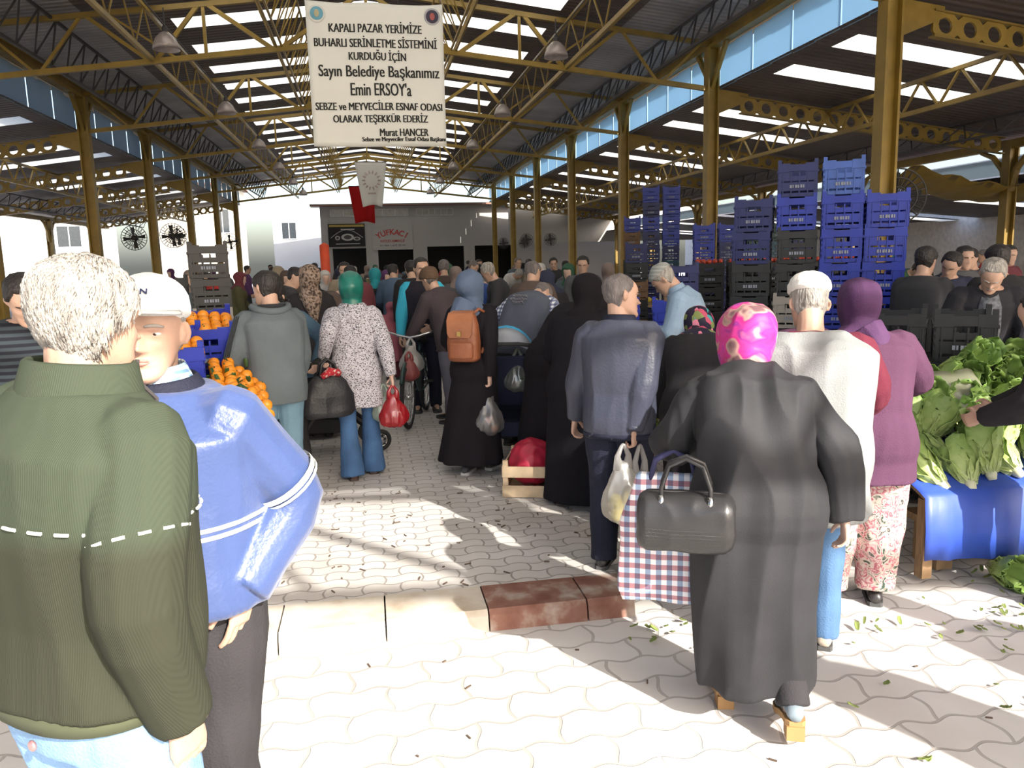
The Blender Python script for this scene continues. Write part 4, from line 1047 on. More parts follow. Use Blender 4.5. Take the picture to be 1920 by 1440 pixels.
# 13, 14 two in black abayas
pos, fc = (1.40, 5.98, FLOOR), -58
g13 = Fig('person wrapped in a black abaya bending forward behind the wooden crate', 1.68, pos, fc, fem=True, bend=36, curve=26, neck=14, wide=1.15, vox=.012, L=(-.2, .45, .8), Rr=(.2, .45, .8))
g13.body(feat=False).scarf(M_blk, .03, .02, capelen=.14).top(M_blk, hem=.04, flare=.35, ease=.06, ripple=.04, sease=.05, name='abaya').shoes()
pos, fc = (1.40, 5.22, FLOOR), -38
g14 = Fig('person wrapped in a black abaya standing upright behind the navy jacket', 1.58, pos, fc, fem=True, bend=6, curve=14, neck=6, turn=8, wide=1.1, vox=.012, L=(-.2, .3, .9), Rr=(.2, .3, .9))
g14.body(feat=False).scarf(cloth('matt_black_veil', (.009, .007, .009), .95), .030, .02, capelen=.16).top(cloth('black_abaya_cloth', (.008, .007, .010), .9), hem=.03, flare=.2, ease=.05, ripple=.04, sease=.045, name='abaya').shoes()

# 15 navy jacket
pos, fc = (1.29, 3.99, FLOOR), -32
M_nav = mat('navy_nylon_jacket', (.042, .046, .070), .45, 0, .12, 6, .15, 80, .4)
g15 = Fig('person in a navy zip jacket with thinning dark hair carrying plastic bags', 1.60, pos, fc, turn=52, neck=4, curve=6, wide=1.0, belly=.04, vox=.006, L=(-.28, .10, .80), Rr=loc_(pos, fc, (1.31, 3.83, .86)), elb={'R': (.6, -.8, 0)})
g15.body(hands={'R': dict(curl=.95, d=(0, .1, -1))}, vox=.005).face(M_brow, .6).hairdo('recede', M_hsalt, .005)
g15.trousers(M_navyd, ease=.026, fold=.007).top(M_nav, hem=.80, ease=.038, sease=.030, fold=.010, name='jacket', fs=(7, 7, 3)).collar(M_navyd, 1.42, 1.48, .105, .082, .012).cuff('R', M_nav, 'cuff', .050, .03)
g15.band(.80, M_navyd, 'hem_band', .012, .046, .03); g15.band(1.17, M_navyd, 'seam', .004, .0425, .006); g15.shoes()

# 16 flowered scarf, black jacket, bending
pos, fc = (1.88, 4.33, .055), -25
M_flw = ramp_mat('flowered_dark_scarf', [(0, (.015, .012, .03)), (.40, (.02, .012, .03)), (.5, (.45, .07, .13)), (.62, (.60, .20, .28)), (.72, (.05, .30, .30)), (.82, (.18, .22, .07)), (1, (.50, .10, .18))], 'voronoi', 22, .6, constant=True)
g16 = Fig('person in a dark jacket with a flowered headscarf stooping over the stall', 1.58, pos, fc, fem=True, bend=30, curve=22, neck=12, turn=16, wide=1.1, vox=.008, L=(-.25, .40, .72), Rr=(.22, .42, .75))
g16.body().top(cloth('charcoal_wool_jacket', (.022, .021, .024), .9), hem=.70, ease=.04, sease=.03, name='jacket').trousers(M_blk, ease=.03, baggy=.02).scarf(M_flw, .02, .03, capelen=.06).shoes()

# 17 old woman in the long black coat
pos, fc = (1.40, 2.66, 0), -16
M_coat = cloth('washed_black_coat', (.023, .023, .026), .72, var=.2, spec=.3, bump=.08)
g17 = Fig('stooping person in a long black coat and pink patterned headscarf walking away', 1.63, pos, fc, fem=True, bend=16, curve=18, neck=10, turn=-16, wide=1.20, vox=.007, hs=1.12, shz=1.345,
          L=(-.20, .44, 1.00), Rr=loc_(pos, fc, (1.73, 2.60, .80)), elb={'L': (-.80, -.35, -.65), 'R': (.45, -.35, -.8)}, feet=[(-.10, .12, .0, 2), (.12, -.16, .045, -4)])
g17.body(hands={'R': dict(curl=.4, d=(.02, .05, -1)), 'L': dict(curl=.7, d=(-.2, .9, .1))}, vox=.006)
M_pink = ramp_mat('pink_patterned_satin_scarf', [(0, (.10, .05, .07)), (.36, (.16, .08, .09)), (.42, (.42, .26, .22)), (.47, (.50, .025, .18)), (.55, (.52, .04, .24)), (.60, (.26, .03, .24)), (.66, (.50, .10, .26)), (.72, (.60, .46, .46)), (1, (.62, .55, .52))], 'noise', 7.5, .5, stretch=(1, 1, 1.4), detail=2, distort=.35)
g17.scarf(M_pink, .022, .034, drape=0, folds=.006)
g17.top(M_coat, hem=.17, ease=.045, flare=-.10, ripple=.022, nrip=6, sease=.030, fold=.026, name='coat', lowc=(.0, -.01, 0), vox=.008, fs=(8, 8, 1.1), cuffr=.05)
g17.trousers(M_dkgrey, hem=.10, ease=.012)
for (Hp, K, A, yw), m_ in zip(g17.Lg, (mat('dark_slip_on', (.03, .02, .02), .5), mat('grey_blue_slip_on', (.16, .20, .23), .6))):
    q = g17.s; f = Vector((-math.sin(yw), math.cos(yw), 0)); x_ = Vector((math.cos(yw), math.sin(yw), 0)); g0 = Vector((A.x, A.y, A.z-.085*q))
    tilt_ = .055
    up = lambda l: Vector((0, 0, .05-.05*smooth01((l+.02)/.15)))
    rings, sole = [], []
    for l, w, h in ((-.075, .020, .055), (-.06, .033, .075), (-.02, .036, .08), (.04, .040, .07), (.10, .046, .05), (.15, .045, .04), (.19, .02, .03)):
        c = g0+f*l*q+up(l); rings.append([c+x_*w*q*math.cos(a)+Vector((0, 0, .02+(h-.02)*.5+(h-.02)*.5*math.sin(a))) for a in [2*math.pi*i/12 for i in range(12)]])
        sole.append([c+x_*(w+.003)*cx+Vector((0, 0, zz)) for cx, zz in ((-1, .0), (1, .0), (1, .024), (-1, .024))])
    s_ = MB().loft(rings).build('shoe', m_, g17.root, True); MB().loft(sole).build('sole', mat('tan_shoe_sole', (.34, .19, .075), .6), s_)
    c = g0-f*.045*q; MB().loft([[c+x_*.032*cx+f*.034*cy+Vector((0, 0, zz)) for cx, cy in ((-1, -1), (1, -1), (1, 1), (-1, 1))] for zz in (.0, .055)]).build('heel', mat('tan_shoe_sole', (.34, .19, .075), .6), s_)

# 18 old man in light blue shirt and skull cap
pos, fc = (2.56, 5.90, FLOOR), 66
M_lbs = cloth('light_blue_shirt', (.26, .36, .48), .8)
g18 = Fig('person in a light blue shirt and knitted skull cap looking down behind the stall', 1.70, pos, fc, bend=12, curve=14, neck=22, turn=6, vox=.009, L=(-.10, .42, 1.12), Rr=(.2, .3, .9))
g18.body().face(M_browg, .4, True, M_browg).hairdo('short', M_hgrey, .008).hairdo('skull', ramp_mat('grey_knit_skull_cap', [(0, (.24, .25, .24)), (.45, (.30, .31, .30)), (.55, (.05, .05, .06)), (.62, (.32, .33, .32)), (1, (.36, .36, .34))], 'Z', 11, .9), .013, 'skull_cap', 0, .004)
g18.trousers(M_dkgrey).top(M_lbs, hem=.86, ease=.035, sease=.026, name='shirt').collar(M_lbs, 1.44, 1.49, .088, .072, .008).shoes()

# 19 white cap, pale vest over maroon sleeves
pos, fc = (1.88, 3.12, 0), -22
g19 = Fig('person in a white knitted cap, long pale vest and maroon sweater, back turned', 1.70, pos, fc, turn=-6, neck=8, curve=14, wide=1.12, vox=.007, L=(-.22, .34, 1.05), Rr=(.18, .36, 1.02), elb={'R': (.95, -.5, -.05), 'L': (-.6, -.7, 0)}, feet=[(-.12, -.10, 0, 4), (.10, .05, 0, -4)])
g19.body(hands={'R': dict(curl=.5)}, vox=.006).hairdo('short', M_hgrey, .004).hairdo('skull', cloth('white_knit_cap', (.72, .70, .64), .9), .018, 'knitted_cap', .003, .012)
M_mar = cloth('maroon_sweater', (.125, .021, .038), .9)
g19.trousers(cloth('bright_blue_jeans', (.085, .165, .30), var=.2), ease=.02).top(M_mar, hem=.90, ease=.012, sease=.034, name='sweater').top(cloth('pale_grey_vest', (.24, .25, .25), .75, spec=.3), hem=.66, ease=.072, flare=.05, sleeves=False, name='vest', fold=.018, ripple=.02, lowc=(0, 0, 0), fs=(8, 8, 1.0))
P, X, T, F = g19.at(1.40)
for sd in (): MB().tube([P+(X*sd*.14+F*.09)*g19.s, P+(X*sd*.19+F*.0+T*.02)*g19.s, P+(X*sd*.175-F*.08)*g19.s], [.025, .045, .028], 10).build('vest_shoulder', MATS['pale_grey_vest'], g19.root, True)
g19.shoes(mat('beige_shoe', (.35, .30, .24), .7))

# 20 purple headscarf, floral trousers
pos, fc = (2.38, 3.50, 0), -24
g20 = Fig('person in a mauve sweater, purple headscarf and baggy floral trousers, back turned', 1.65, pos, fc, fem=True, turn=-8, neck=4, curve=12, bend=4, wide=1.26, vox=.007, L=loc_(pos, fc, (2.03, 3.46, 1.18)), Rr=(.17, .38, 1.05), elb={'R': (.9, -.5, 0), 'L': (-.9, -.4, 0)}, feet=[(-.12, -.05, 0, 6), (.12, .03, 0, -6)])
M_pur = cloth('purple_headscarf', (.085, .036, .095), .75); M_mau = cloth('mauve_knit_sweater', (.088, .037, .072), .9)
g20.body().scarf(M_pur, .026, .03, capelen=.07, folds=.006, tail=[([g20.at(1.46)[0]+Vector((.02, -.07, 0)), g20.at(1.40)[0]+Vector((.06, -.10, 0)), g20.at(1.35)[0]+Vector((.09, -.12, 0))], [.085, .07, .035])])
M_flo = ramp_mat('floral_print_cotton', [(0, (.05, .09, .07)), (.34, (.04, .07, .055)), (.41, (.50, .42, .36)), (.47, (.58, .48, .43)), (.52, (.36, .07, .11)), (.56, (.58, .34, .34)), (.61, (.62, .54, .48)), (.67, (.03, .03, .035)), (.74, (.44, .40, .34)), (1, (.10, .16, .11))], 'noise', 19, .8, detail=2, distort=1.2)
g20.top(M_mau, hem=.70, ease=.062, sease=.034, name='sweater', fold=.007).trousers(M_flo, ease=.028, baggy=.05, hem=.09, fold=.012).shoes()

# 21 sitter / seller with grey hair on the right, and men behind
pos, fc = (4.60, 5.28, FLOOR), 148
g21 = Fig('person with grey hair and dark open jacket facing us behind the dark crates', 1.68, pos, fc, bend=10, curve=16, neck=20, turn=10, wide=1.1, vox=.008, L=(-.2, .35, .95), Rr=(.2, .35, .95))
g21.body().face(M_browg, .4, True, M_browg).hairdo('short', M_hgrey, .010).trousers(M_dkgrey).top(cloth('grey_print_shirt', (.12, .125, .14), var=.5, vs=40), hem=.88, ease=.02, sease=.02, name='shirt')
g21.top(cloth('dark_grey_jacket', (.028, .027, .032), .8), hem=.82, ease=.03, sease=.032, name='jacket').shoes()
P, X, T, F = g21.at(1.30)
MB().loft([[P+(X*x_*w_+F*(f_+d_)+T*z_)*g21.s for x_, d_ in ((-1, 0), (1, 0), (1, -.03), (-1, -.03))] for z_, w_, f_ in ((.14, .05, .09), (.06, .075, .15), (-.10, .085, .178), (-.25, .08, .172))]).build('shirt_front', MATS['grey_print_shirt'], g21.root, True)
pos, fc = (3.42, 3.22, 0), 40
g22 = Fig('person in a black jacket reaching over the lettuce at the right edge', 1.62, pos, fc, bend=12, curve=14, wide=1.05, vox=.009, L=(-.16, .42, .95), Rr=(.2, .42, .95))
g22.body(feat=False).hairdo('short', M_hblack, .01).trousers(M_navyd).top(M_blk2, hem=.80, ease=.04, sease=.035, name='jacket').shoes()
# ------------------------------------------------------------------ banner and flags
M_vinyl = mat('white_banner_vinyl', (.72, .72, .67), .5, var=.03, vscale=1.5, bump=.1, bscale=5)
bw, bh = 1.75, 1.80; BY = Y0-.12; bz = 1.8+3.04*BY/10; bx = .27
ban = thing('banner', 'white vinyl banner with black lettering hanging from the roof', 'banner', (bx, BY, bz-bh/2))
nx, nz = 28, 28; vs, fs = [], []
def bwave(u, v): return .014*math.sin(u*19+v*3)*v*(1-.5*v)+.018*math.sin(u*7+v*2)*(1-v*.3)+.012*math.sin(v*9+u*4)+.02*math.sin(u*2.1)
for l in (0, .004):
    for j in range(nz+1):
        for i in range(nx+1):
            u, v = i/nx, j/nz; sag = -.012*math.sin(math.pi*u)*v-.02*abs(math.sin(u*math.pi*2))*(v > .97)
            vs.append(((u-.5)*bw*(1-.012*(1-v))+.0, bwave(u, v)+l, (v-.5)*bh+sag))
n1_ = (nx+1)*(nz+1)
for j in range(nz):
    for i in range(nx):
        a = j*(nx+1)+i; fs += [(a, a+1, a+nx+2, a+nx+1), (n1_+a, n1_+a+nx+1, n1_+a+nx+2, n1_+a+1)]
for i in range(nx): fs += [(i, n1_+i, n1_+i+1, i+1), (nz*(nx+1)+i, nz*(nx+1)+i+1, n1_+nz*(nx+1)+i+1, n1_+nz*(nx+1)+i)]
for j in range(nz): a = j*(nx+1); b2 = a+nx; fs += [(a, a+nx+1, n1_+a+nx+1, n1_+a), (b2, n1_+b2, n1_+b2+nx+1, b2+nx+1)]
MB().add(vs, fs).build('sheet', M_vinyl, ban, True)
lines = [('KAPALI PAZAR YERİMİZE', 617, 788, 49, 18), ('BUHARLI SERİNLETME SİSTEMİNİ', 591, 817, 76, 18), ('KURDUĞU İÇİN', 654, 759, 102, 20), ('Sayın Belediye Başkanımız', 600, 822, 134, 24),
         ("Emin ERSOY'a", 658, 769, 164, 21), ('SEBZE ve MEYVECİLER ESNAF ODASI', 595, 827, 194, 16), ('OLARAK TEŞEKKÜR EDERİZ', 627, 800, 219, 19), ('Murat HANCER', 712, 801, 245, 12), ('Sebze ve Meyveciler Esnaf Odası Başkanı', 680, 833, 259, 9)]
for txt, xa, xb, yc, hpx in lines:
    v = 1-(yc-3)/(272-3); xl = 573+(1-v)*19; xr = 828+(1-v)*9; k = bw/(xr-xl)
    w_ = (xb-xa)*k; me = text_mesh(txt, w_, hpx*k*1.12, 0)
    cx = ((xa+xb)/2-(xl+xr)/2)*k; cz = (v-.5)*bh
    n = len(me.vertices); co = np.zeros(n*3); me.vertices.foreach_get('co', co); co = co.reshape(-1, 3)
    for q in co:
        u = (q[0]+cx)/bw+.5; vv = (q[2]+cz)/bh+.5; q[1] = bwave(u, vv)-.007
        q[0] += cx; q[2] += cz
    fs_t = [tuple(p_.vertices) for p_ in me.polygons]; b_t = MB()
    for dx_ in (-.0042, -.0014, .0014, .0042): b_t.add([(q[0]+dx_, q[1], q[2]) for q in co], fs_t)
    D.meshes.remove(me); b_t.build('lettering', M_ink, ban)
for sx_, cols in ((-1, ('white_ring', (.62, .62, .58), 'seal_blue', (.12, .32, .42), 'seal_tan', (.40, .36, .22))), (1, ('seal_grey_ring', (.40, .40, .42), 'seal_dark', (.035, .03, .06), 'seal_red', (.36, .09, .08)))):
    cx, cz = sx_*(bw/2-.14), bh/2-.16
    em = None
    for i, (r_, nm, c) in enumerate(((.105, cols[0], cols[1]), (.082, cols[2], cols[3]), (.045, cols[4], cols[5]))):
        u, v = cx/bw+.5, cz/bh+.5
        o = MB().loft([[(cx+r_*math.cos(2*math.pi*k/28)*(1 if i < 2 else .7), bwave(u, v)-.012-.004*i+dy, cz+r_*math.sin(2*math.pi*k/28)) for k in range(28)] for dy in (-.002, .004)]).build('round_seal' if i == 0 else 'seal_disc', mat(nm, c, .6), em or ban)
        em = em or o
rp = MB()
for x_ in (-bw/2+.03, -.28, .3, bw/2-.03): rp.tube([(x_, 0, bh/2-.01), (x_*.97, .06, (cz_(bx+x_)-.03)-(bz-bh/2))], .005, 5)
rp.build('hanging_cords', M_dark, ban)
def flag(label, x0, x1, ztop, zbot, y, m, taper, sway=.0, mark=None):
    f = thing('flag', label, 'flag', ((x0+x1)/2, y, ztop)); hw_ = (x1-x0)/2; h = ztop-zbot; rings = []
    nu = 14
    for l in (0,):
        for j in range(15):
            v = j/14; k = 1-(1-taper)*v; row = []
            for i in range(nu+1):
                u = i/nu*2-1; row.append((u*hw_*k+sway*v, .09*math.sin(u*5+v*2)*v, -h*v+.05*math.cos(u*3)*v))
            rings.append(row+[(p[0], p[1]+.006, p[2]) for p in reversed(row)])
    MB().loft(rings).build('cloth', m, f, True)
    MB().tube([(-hw_*1.05, 0, .01), (hw_*1.05, 0, .01)], .015, 6).build('pole', M_dark, f)
    c_ = MB()
    for sx_ in (-1, 1): c_.tube([(sx_*hw_*.9, 0, .02), (sx_*hw_*.9, 0, max(.1, cz_(x0)-ztop))], .006, 5)
    c_.build('hanging_cords', M_dark, f)
    if mark: mark(f, hw_, h)
    return f
def rosette(f, w, h):
    for i in range(14):
        a = 2*math.pi*i/14; c = Vector((math.cos(a)*w*.40, -.11, -h*.42+math.sin(a)*w*.42)); MB().tube([c, c*1.0+Vector((math.cos(a), 0, math.sin(a)))*w*.2], [.05, .02], 6).build('printed_petal', mat('faint_flag_print', (.50, .40, .36), .7), f)
    MB().box((0, -.12, -h*.72), (w*.5, .005, .07)).build('printed_line', mat('faint_flag_print', (.50, .40, .36), .7), f)
M_fabw = translucent('white_flag_cloth', (.86, .84, .80), gloss=0); M_fabr = translucent('red_flag_cloth', (.50, .035, .035), gloss=0)
flag('white flag with a faint round emblem hanging under the roof', -.30, 1.06, 6.10, 4.25, YC[4]-.06, M_fabw, .62, .0, rosette)
flag('red flag hanging behind the white flag', -.72, .55, 5.65, 3.85, YC[5]-.06, M_fabr, .78, .12)

# ------------------------------------------------------------------ fans
def fan():
    f = thing('wall_fan', 'x', 'fan'); r_ = .42
    for rr in (.14, .28, .42): MB().tube([(rr*math.cos(2*math.pi*i/24), -.10+.05*(rr > .4), rr*math.sin(2*math.pi*i/24)) for i in range(25)], .012, 5).build('guard_ring', M_dark, f)
    g = MB()
    for i in range(24):
        a = 2*math.pi*i/24; g.tube([(.05*math.cos(a), -.11, .05*math.sin(a)), (.28*math.cos(a), -.10, .28*math.sin(a)), (r_*math.cos(a), -.05, r_*math.sin(a)), (.3*math.cos(a), .06, .3*math.sin(a)), (.08*math.cos(a), .08, .08*math.sin(a))], .008, 4)
    g.build('guard_wires', M_dark, f)
    for k in range(4):
        a0 = k*math.pi/2; MB().add([(.06*math.cos(a0), -.02, .06*math.sin(a0)), (.36*math.cos(a0-.1), -.05, .36*math.sin(a0-.1)), (.37*math.cos(a0+.3), .02, .37*math.sin(a0+.3)), (.06*math.cos(a0+.8), .02, .06*math.sin(a0+.8))] , [(0, 1, 2, 3)]).build('blade', mat('grey_fan_blade', (.03, .03, .03), .5), f)
    MB().tube([(0, -.1, 0), (0, .0, 0), (0, .22, 0)], [.07, .09, .08], 12).build('motor', M_dark, f, True)
    MB().bar((0, .18, 0), (0, .42, -.02), .05).build('bracket', M_dark, f)
    return f
F0 = fan(); ff = True
for (x, y, z, rz, lb) in ((XL-.62, YC[3]-.1, 2.85, 0, 'dark round fan, left of the twin pair on a left-row column'), (XL+.62, YC[3]-.1, 2.9, 25, 'dark round fan, right of the twin pair on a left-row column'), (XL-.55, YC[4], 3.1, -20, 'dark round fan on the next left-row column behind the twin fans'),
    (XR-.55, YC[4]-.1, 3.0, 0, 'dark round fan on the left of the fifth right-row column'), (XR+.55, YC[4]-.1, 3.0, 0, 'dark round fan on the right of the fifth right-row column'), (XR-.55, YC[5]-.1, 3.0, 0, 'dark round fan on the left of the sixth right-row column'), (XR+.55, YC[5]-.1, 3.0, 0, 'dark round fan on the right of the sixth right-row column'),
    (XR+.45, YC[0]+.3, 2.62, -25, 'dark round fan beside the nearest right-hand column, above the blue crates'), (XL+.55, YC[5]-.1, 3.0, 10, 'dark round fan far back on the left row near the bluish white house')):
    if ff: F0.location = (x, y, z); F0.rotation_euler = (0, 0, R(rz)); F0['label'] = lb; F0['group'] = 'column fans'; ff = False
    else:
        o = copy_tree(F0, loc=(x, y, z-.35*(x > 5 and y > 20)), rz=R(rz), label=lb, group='column fans')
        if x > 5 and y > 20: o.scale = (.68, .68, .68)
# yellow tarpaulin under the right-hand lean-to
rows = []
for j in range(9):
    v = j/8; row = [(15.6+5.6*i/16, 15.2+3.5*v, 3.30-.12*i/16*3-.30*math.sin(math.pi*v)-.16*math.sin(math.pi*i/16)+.05*math.sin(i*1.7+j)) for i in range(17)]
    rows.append(row+[(a, b, c-.008) for a, b, c in reversed(row)])
rows = [[(12.0+(a-15.6)/5.6*4.9, 16.1+(b-15.2)*.5+(a-15.6)*.22, c+.35) for a, b, c in r_] for r_ in rows]
tag(MB().loft(rows).build('tarpaulin', mat('dirty_yellow_tarp', (.22, .14, .02), .6, var=.2, vscale=2), None, True), 'dirty yellow tarpaulin slung under the low roof at the right', 'tarpaulin')

# ------------------------------------------------------------------ crates
CM = dict(blue=mat('blue_crate_plastic', (.012, .028, .30), .38, var=.12, vscale=8), dblue=mat('dark_blue_crate_plastic', (.010, .014, .10), .4, var=.15, vscale=8), lblue=mat('pale_blue_crate_plastic', (.045, .10, .36), .4, var=.15),
          black=mat('black_crate_plastic', (.013, .013, .014), .45, var=.2), green=mat('dark_green_crate_plastic', (.014, .05, .05), .42, var=.15), grey=mat('grey_beige_crate_plastic', (.26, .24, .21), .5, var=.1), teal=mat('teal_crate_plastic', (.012, .06, .10), .4, var=.1), brown=mat('wooden_brown_crate', (.16, .09, .045), .7, var=.2))
CN = dict(blue='blue', dblue='dark blue', lblue='pale blue', black='black', green='dark green', grey='grey beige', teal='teal', brown='brown')
M_mark = mat('white_crate_print', (.22, .24, .30), .6)
CW, CD, CH = .365, .56, .315
def crate_proto():
    c = thing('plastic_crate', 'x', 'crate'); b = MB(); hw_, hd = CW/2, CD/2
    for sx_ in (-1, 1):
        for sy in (-1, 1): b.box2((sx_*hw_, sy*hd, 0), (sx_*(hw_-.035), sy*(hd-.035), CH+.035))
    for sy in (-1, 1):
        y0, y1 = sy*(hd-.002), sy*(hd-.014)
        b.box2((-hw_, y0, .0), (hw_, y1, .035)); b.box2((-hw_, y0, .055), (hw_, y1, .135)); b.box2((-hw_, y0, .15), (-.07, y1, .245)); b.box2((.07, y0, .15), (hw_, y1, .245)); b.box2((-.07, y0, .15), (.07, y1, .195))
        b.box2((-hw_, sy*(hd+.008), .232), (-.07, y1, CH)); b.box2((.07, sy*(hd+.008), .232), (hw_, y1, CH)); b.box2((-.07, sy*(hd+.006), .24), (.07, y1, CH-.012))
        for i in range(5): xx = -hw_+.05+.075*i; b.box2((xx-.006, sy*(hd+.004), .0), (xx+.006, y1, .23))
    for sx_ in (-1, 1):
        x0, x1 = sx_*(hw_-.002), sx_*(hw_-.014)
        for z0, z1 in ((0, .03), (.05, .08), (.10, .13), (.15, .18), (.20, .225)): b.box2((x0, -hd, z0), (x1, hd, z1))
        b.box2((sx_*(hw_+.008), -hd, .225), (x1, hd, .25))
        for i in range(7): yy = -hd+.06+.08*i; b.box2((x0, yy-.006, 0), (x1, yy+.006, .24))
    for i in range(8): b.box2((-hw_, -hd+.01+.072*i, .004), (hw_, -hd+.055+.072*i, .014))
    b.build('crate_body', CM['blue'], c)
    mk = MB()
    for i, w_ in enumerate((.018, .012, .02, .014, .018, .012)): mk.box2((-.07+.024*i, -hd-.001, .082), (-.07+.024*i+w_, -hd-.006, .112))
    mk.build('printed_mark', M_mark, c)
    return c
C0 = crate_proto(); c_used = False
def crate(x, y, z, rz, col, label, group=None):
    global c_used
    if not c_used:
        C0.location = (x, y, z); C0.rotation_euler = (0, 0, rz); C0['label'] = label
        if group: C0['group'] = group
        c_used = True; C0.children[0].material_slots[0].link = 'OBJECT'; C0.children[0].material_slots[0].material = CM[col]; return C0
    return copy_tree(C0, loc=(x, y, z), rz=rz, label=label, group=group, mats={'crate_body': CM[col]})
def place(n, i):
    return 'topmost' if i == n-1 else ('lowest' if i == 0 else ORD[n-1-i]+' from top')
def stack(x, y, rz, cols, desc, jit=.012, z0=FLOOR):
    n = len(cols)
    for i, c in enumerate(cols):
        crate(x+rng.uniform(-jit, jit), y+rng.uniform(-jit, jit), z0+i*(CH+.004), R(rz)+rng.uniform(-.02, .02), c, '%s crate, %s in the %s' % (CN[c], place(n, i), desc), 'stacked plastic crates')
# big blue stacks by the nearest right column: az of view there about 35 degrees
def row_(x, y, rz, k): return x+math.cos(R(rz))*k, y+math.sin(R(rz))*k
bx0, by0, br = 4.93, 7.00, -30
x, y = row_(bx0, by0, br, 0); stack(x, y, br, ['teal', 'teal', 'blue', 'blue', 'blue', 'blue', 'blue'], 'right-hand tall blue stack by the nearest column')
x, y = row_(bx0, by0, br, -.385); stack(x, y, br, ['teal', 'dblue', 'blue', 'blue', 'blue', 'blue', 'blue', 'lblue'], 'tall stack left of the right-hand blue one')
x, y = row_(bx0, by0, br, -.77); stack(x, y+.05, br, ['black', 'black', 'black', 'grey', 'black', 'black', 'blue', 'dblue'], 'stack with the beige crate in its middle')
x, y = row_(bx0, by0, br, -1.16); stack(x, y+.1, br, ['black', 'black', 'black', 'black', 'black', 'dblue', 'dblue'], 'dark stack left of the beige crate')
# far stack pair and the mixed row
br = -20
for k, cols, ds in ((0, ['teal', 'teal', 'blue', 'blue', 'teal', 'dblue', 'blue', 'blue', 'blue', 'blue'], 'tall far stack right of the third column'), (-.43, ['black', 'dblue', 'dblue', 'dblue', 'dblue', 'dblue', 'dblue', 'blue', 'dblue', 'blue'], 'tall far stack touching it on the left'), (-.86, ['brown', 'black', 'brown', 'dblue', 'black', 'brown', 'brown', 'blue'], 'brown stack left of the tall far pair')):
    x, y = row_(6.75, 17.1, br, k); stack(x, y, br, cols, ds)
for k, cols, ds in ((0, ['dblue']*5+['blue', 'blue'], 'first of the mid-distance row'), (.43, ['black', 'dblue', 'dblue', 'dblue', 'dblue', 'dblue', 'blue'], 'second of the mid-distance row'), (.86, ['black', 'black', 'dblue', 'dblue', 'dblue', 'green', 'green'], 'third of the mid-distance row'), (1.29, ['black', 'black', 'dblue', 'dblue', 'dblue', 'teal', 'green'], 'fourth of the mid-distance row'), (1.72, ['black', 'black', 'black', 'dblue', 'dblue', 'dblue', 'green'], 'fifth of the mid-distance row')):
    x, y = row_(6.15, 13.95, -20, k); stack(x, y, -20, cols, ds)
# low rows of black crates filled with tomatoes
M_tom = mat('tomato_skin', (.42, .045, .02), .25, var=.25, vscale=6); M_org = mat('orange_peel', (.72, .25, .012), .42, var=.12, vscale=5, bump=.1, bscale=140); M_leafd = mat('dark_citrus_leaf', (.025, .07, .015), .5)
def blob(m, name, r): b = MB(); b.ball((0, 0, 0), (r, r, r*.9), 12, 8); o = b.build(name, m, None, True); return o
tom0 = None
def tomato(x, y, z, label, group):
    global tom0
    if tom0 is None: tom0 = blob(M_tom, 'tomato', .036); o = tom0
    else: o = tom0.copy(); COL.objects.link(o)
    o.location = (x, y, z); tag(o, label, 'tomato', group); o.rotation_euler = (rng.random()*3, rng.random()*3, 0)
for k in range(6):
    n = 5 if k > 0 else 4
    x, y = row_(4.15, 10.3, -22, k*.425); ds = '%s stack of the tomato row' % ORD[k]
    stack(x, y, -22, ['black']*n, ds)
    for i in range(7):
        u, v = rng.uniform(-.14, .14), -.24+.075*i; px, py = x+u*math.cos(R(-22))-v*math.sin(R(-22)), y+u*math.sin(R(-22))+v*math.cos(R(-22))
        tomato(px, py, FLOOR+n*(CH+.004)-.01+rng.uniform(0, .02), 'red tomato in the open top crate of the tomato row', 'tomatoes in the black crates')
    for i in range(5):
        u = -.15+.075*i; v = -.25; px, py = x+u*math.cos(R(-22))-v*math.sin(R(-22)), y+u*math.sin(R(-22))+v*math.cos(R(-22))
        tomato(px, py, FLOOR+n*(CH+.004)+.012, 'red tomato in the open top crate of the tomato row', 'tomatoes in the black crates')
# dark crates on the right beyond the lettuce
for (x, y, rz, cols, ds) in ((3.66, 5.00, -38, ['black']*4, 'stack right behind the lettuce'), (3.30, 5.28, -38, ['black', 'dblue', 'dblue'], 'shorter stack behind the lettuce'), (4.00, 4.76, -38, ['black']*4, 'stack behind the lettuce at the right edge'), (2.95, 5.25, -38, ['dblue', 'blue', 'blue'], 'blue stack half hidden by the mauve sweater')):
    stack(x, y, rz, cols, ds)
# blue crates behind the light blue shirt and the stall
for (x, y, rz, cols, ds) in ((2.35, 7.2, -20, ['blue']*4, 'stack left of the light blue shirt'), (2.80, 7.05, -20, ['dblue', 'blue', 'dblue', 'blue'], 'stack behind the light blue shirt'), (1.95, 7.7, -20, ['blue', 'dblue', 'blue'], 'low stack behind the navy jacket'), (3.35, 8.2, -20, ['black', 'brown', 'black', 'brown', 'dblue'], 'brown and black stack behind the skull cap'), (4.6, 13.2, -20, ['black', 'brown', 'black', 'brown', 'black', 'dblue'], 'brown and black stack below the third right column')):
    stack(x, y, rz, cols, ds)
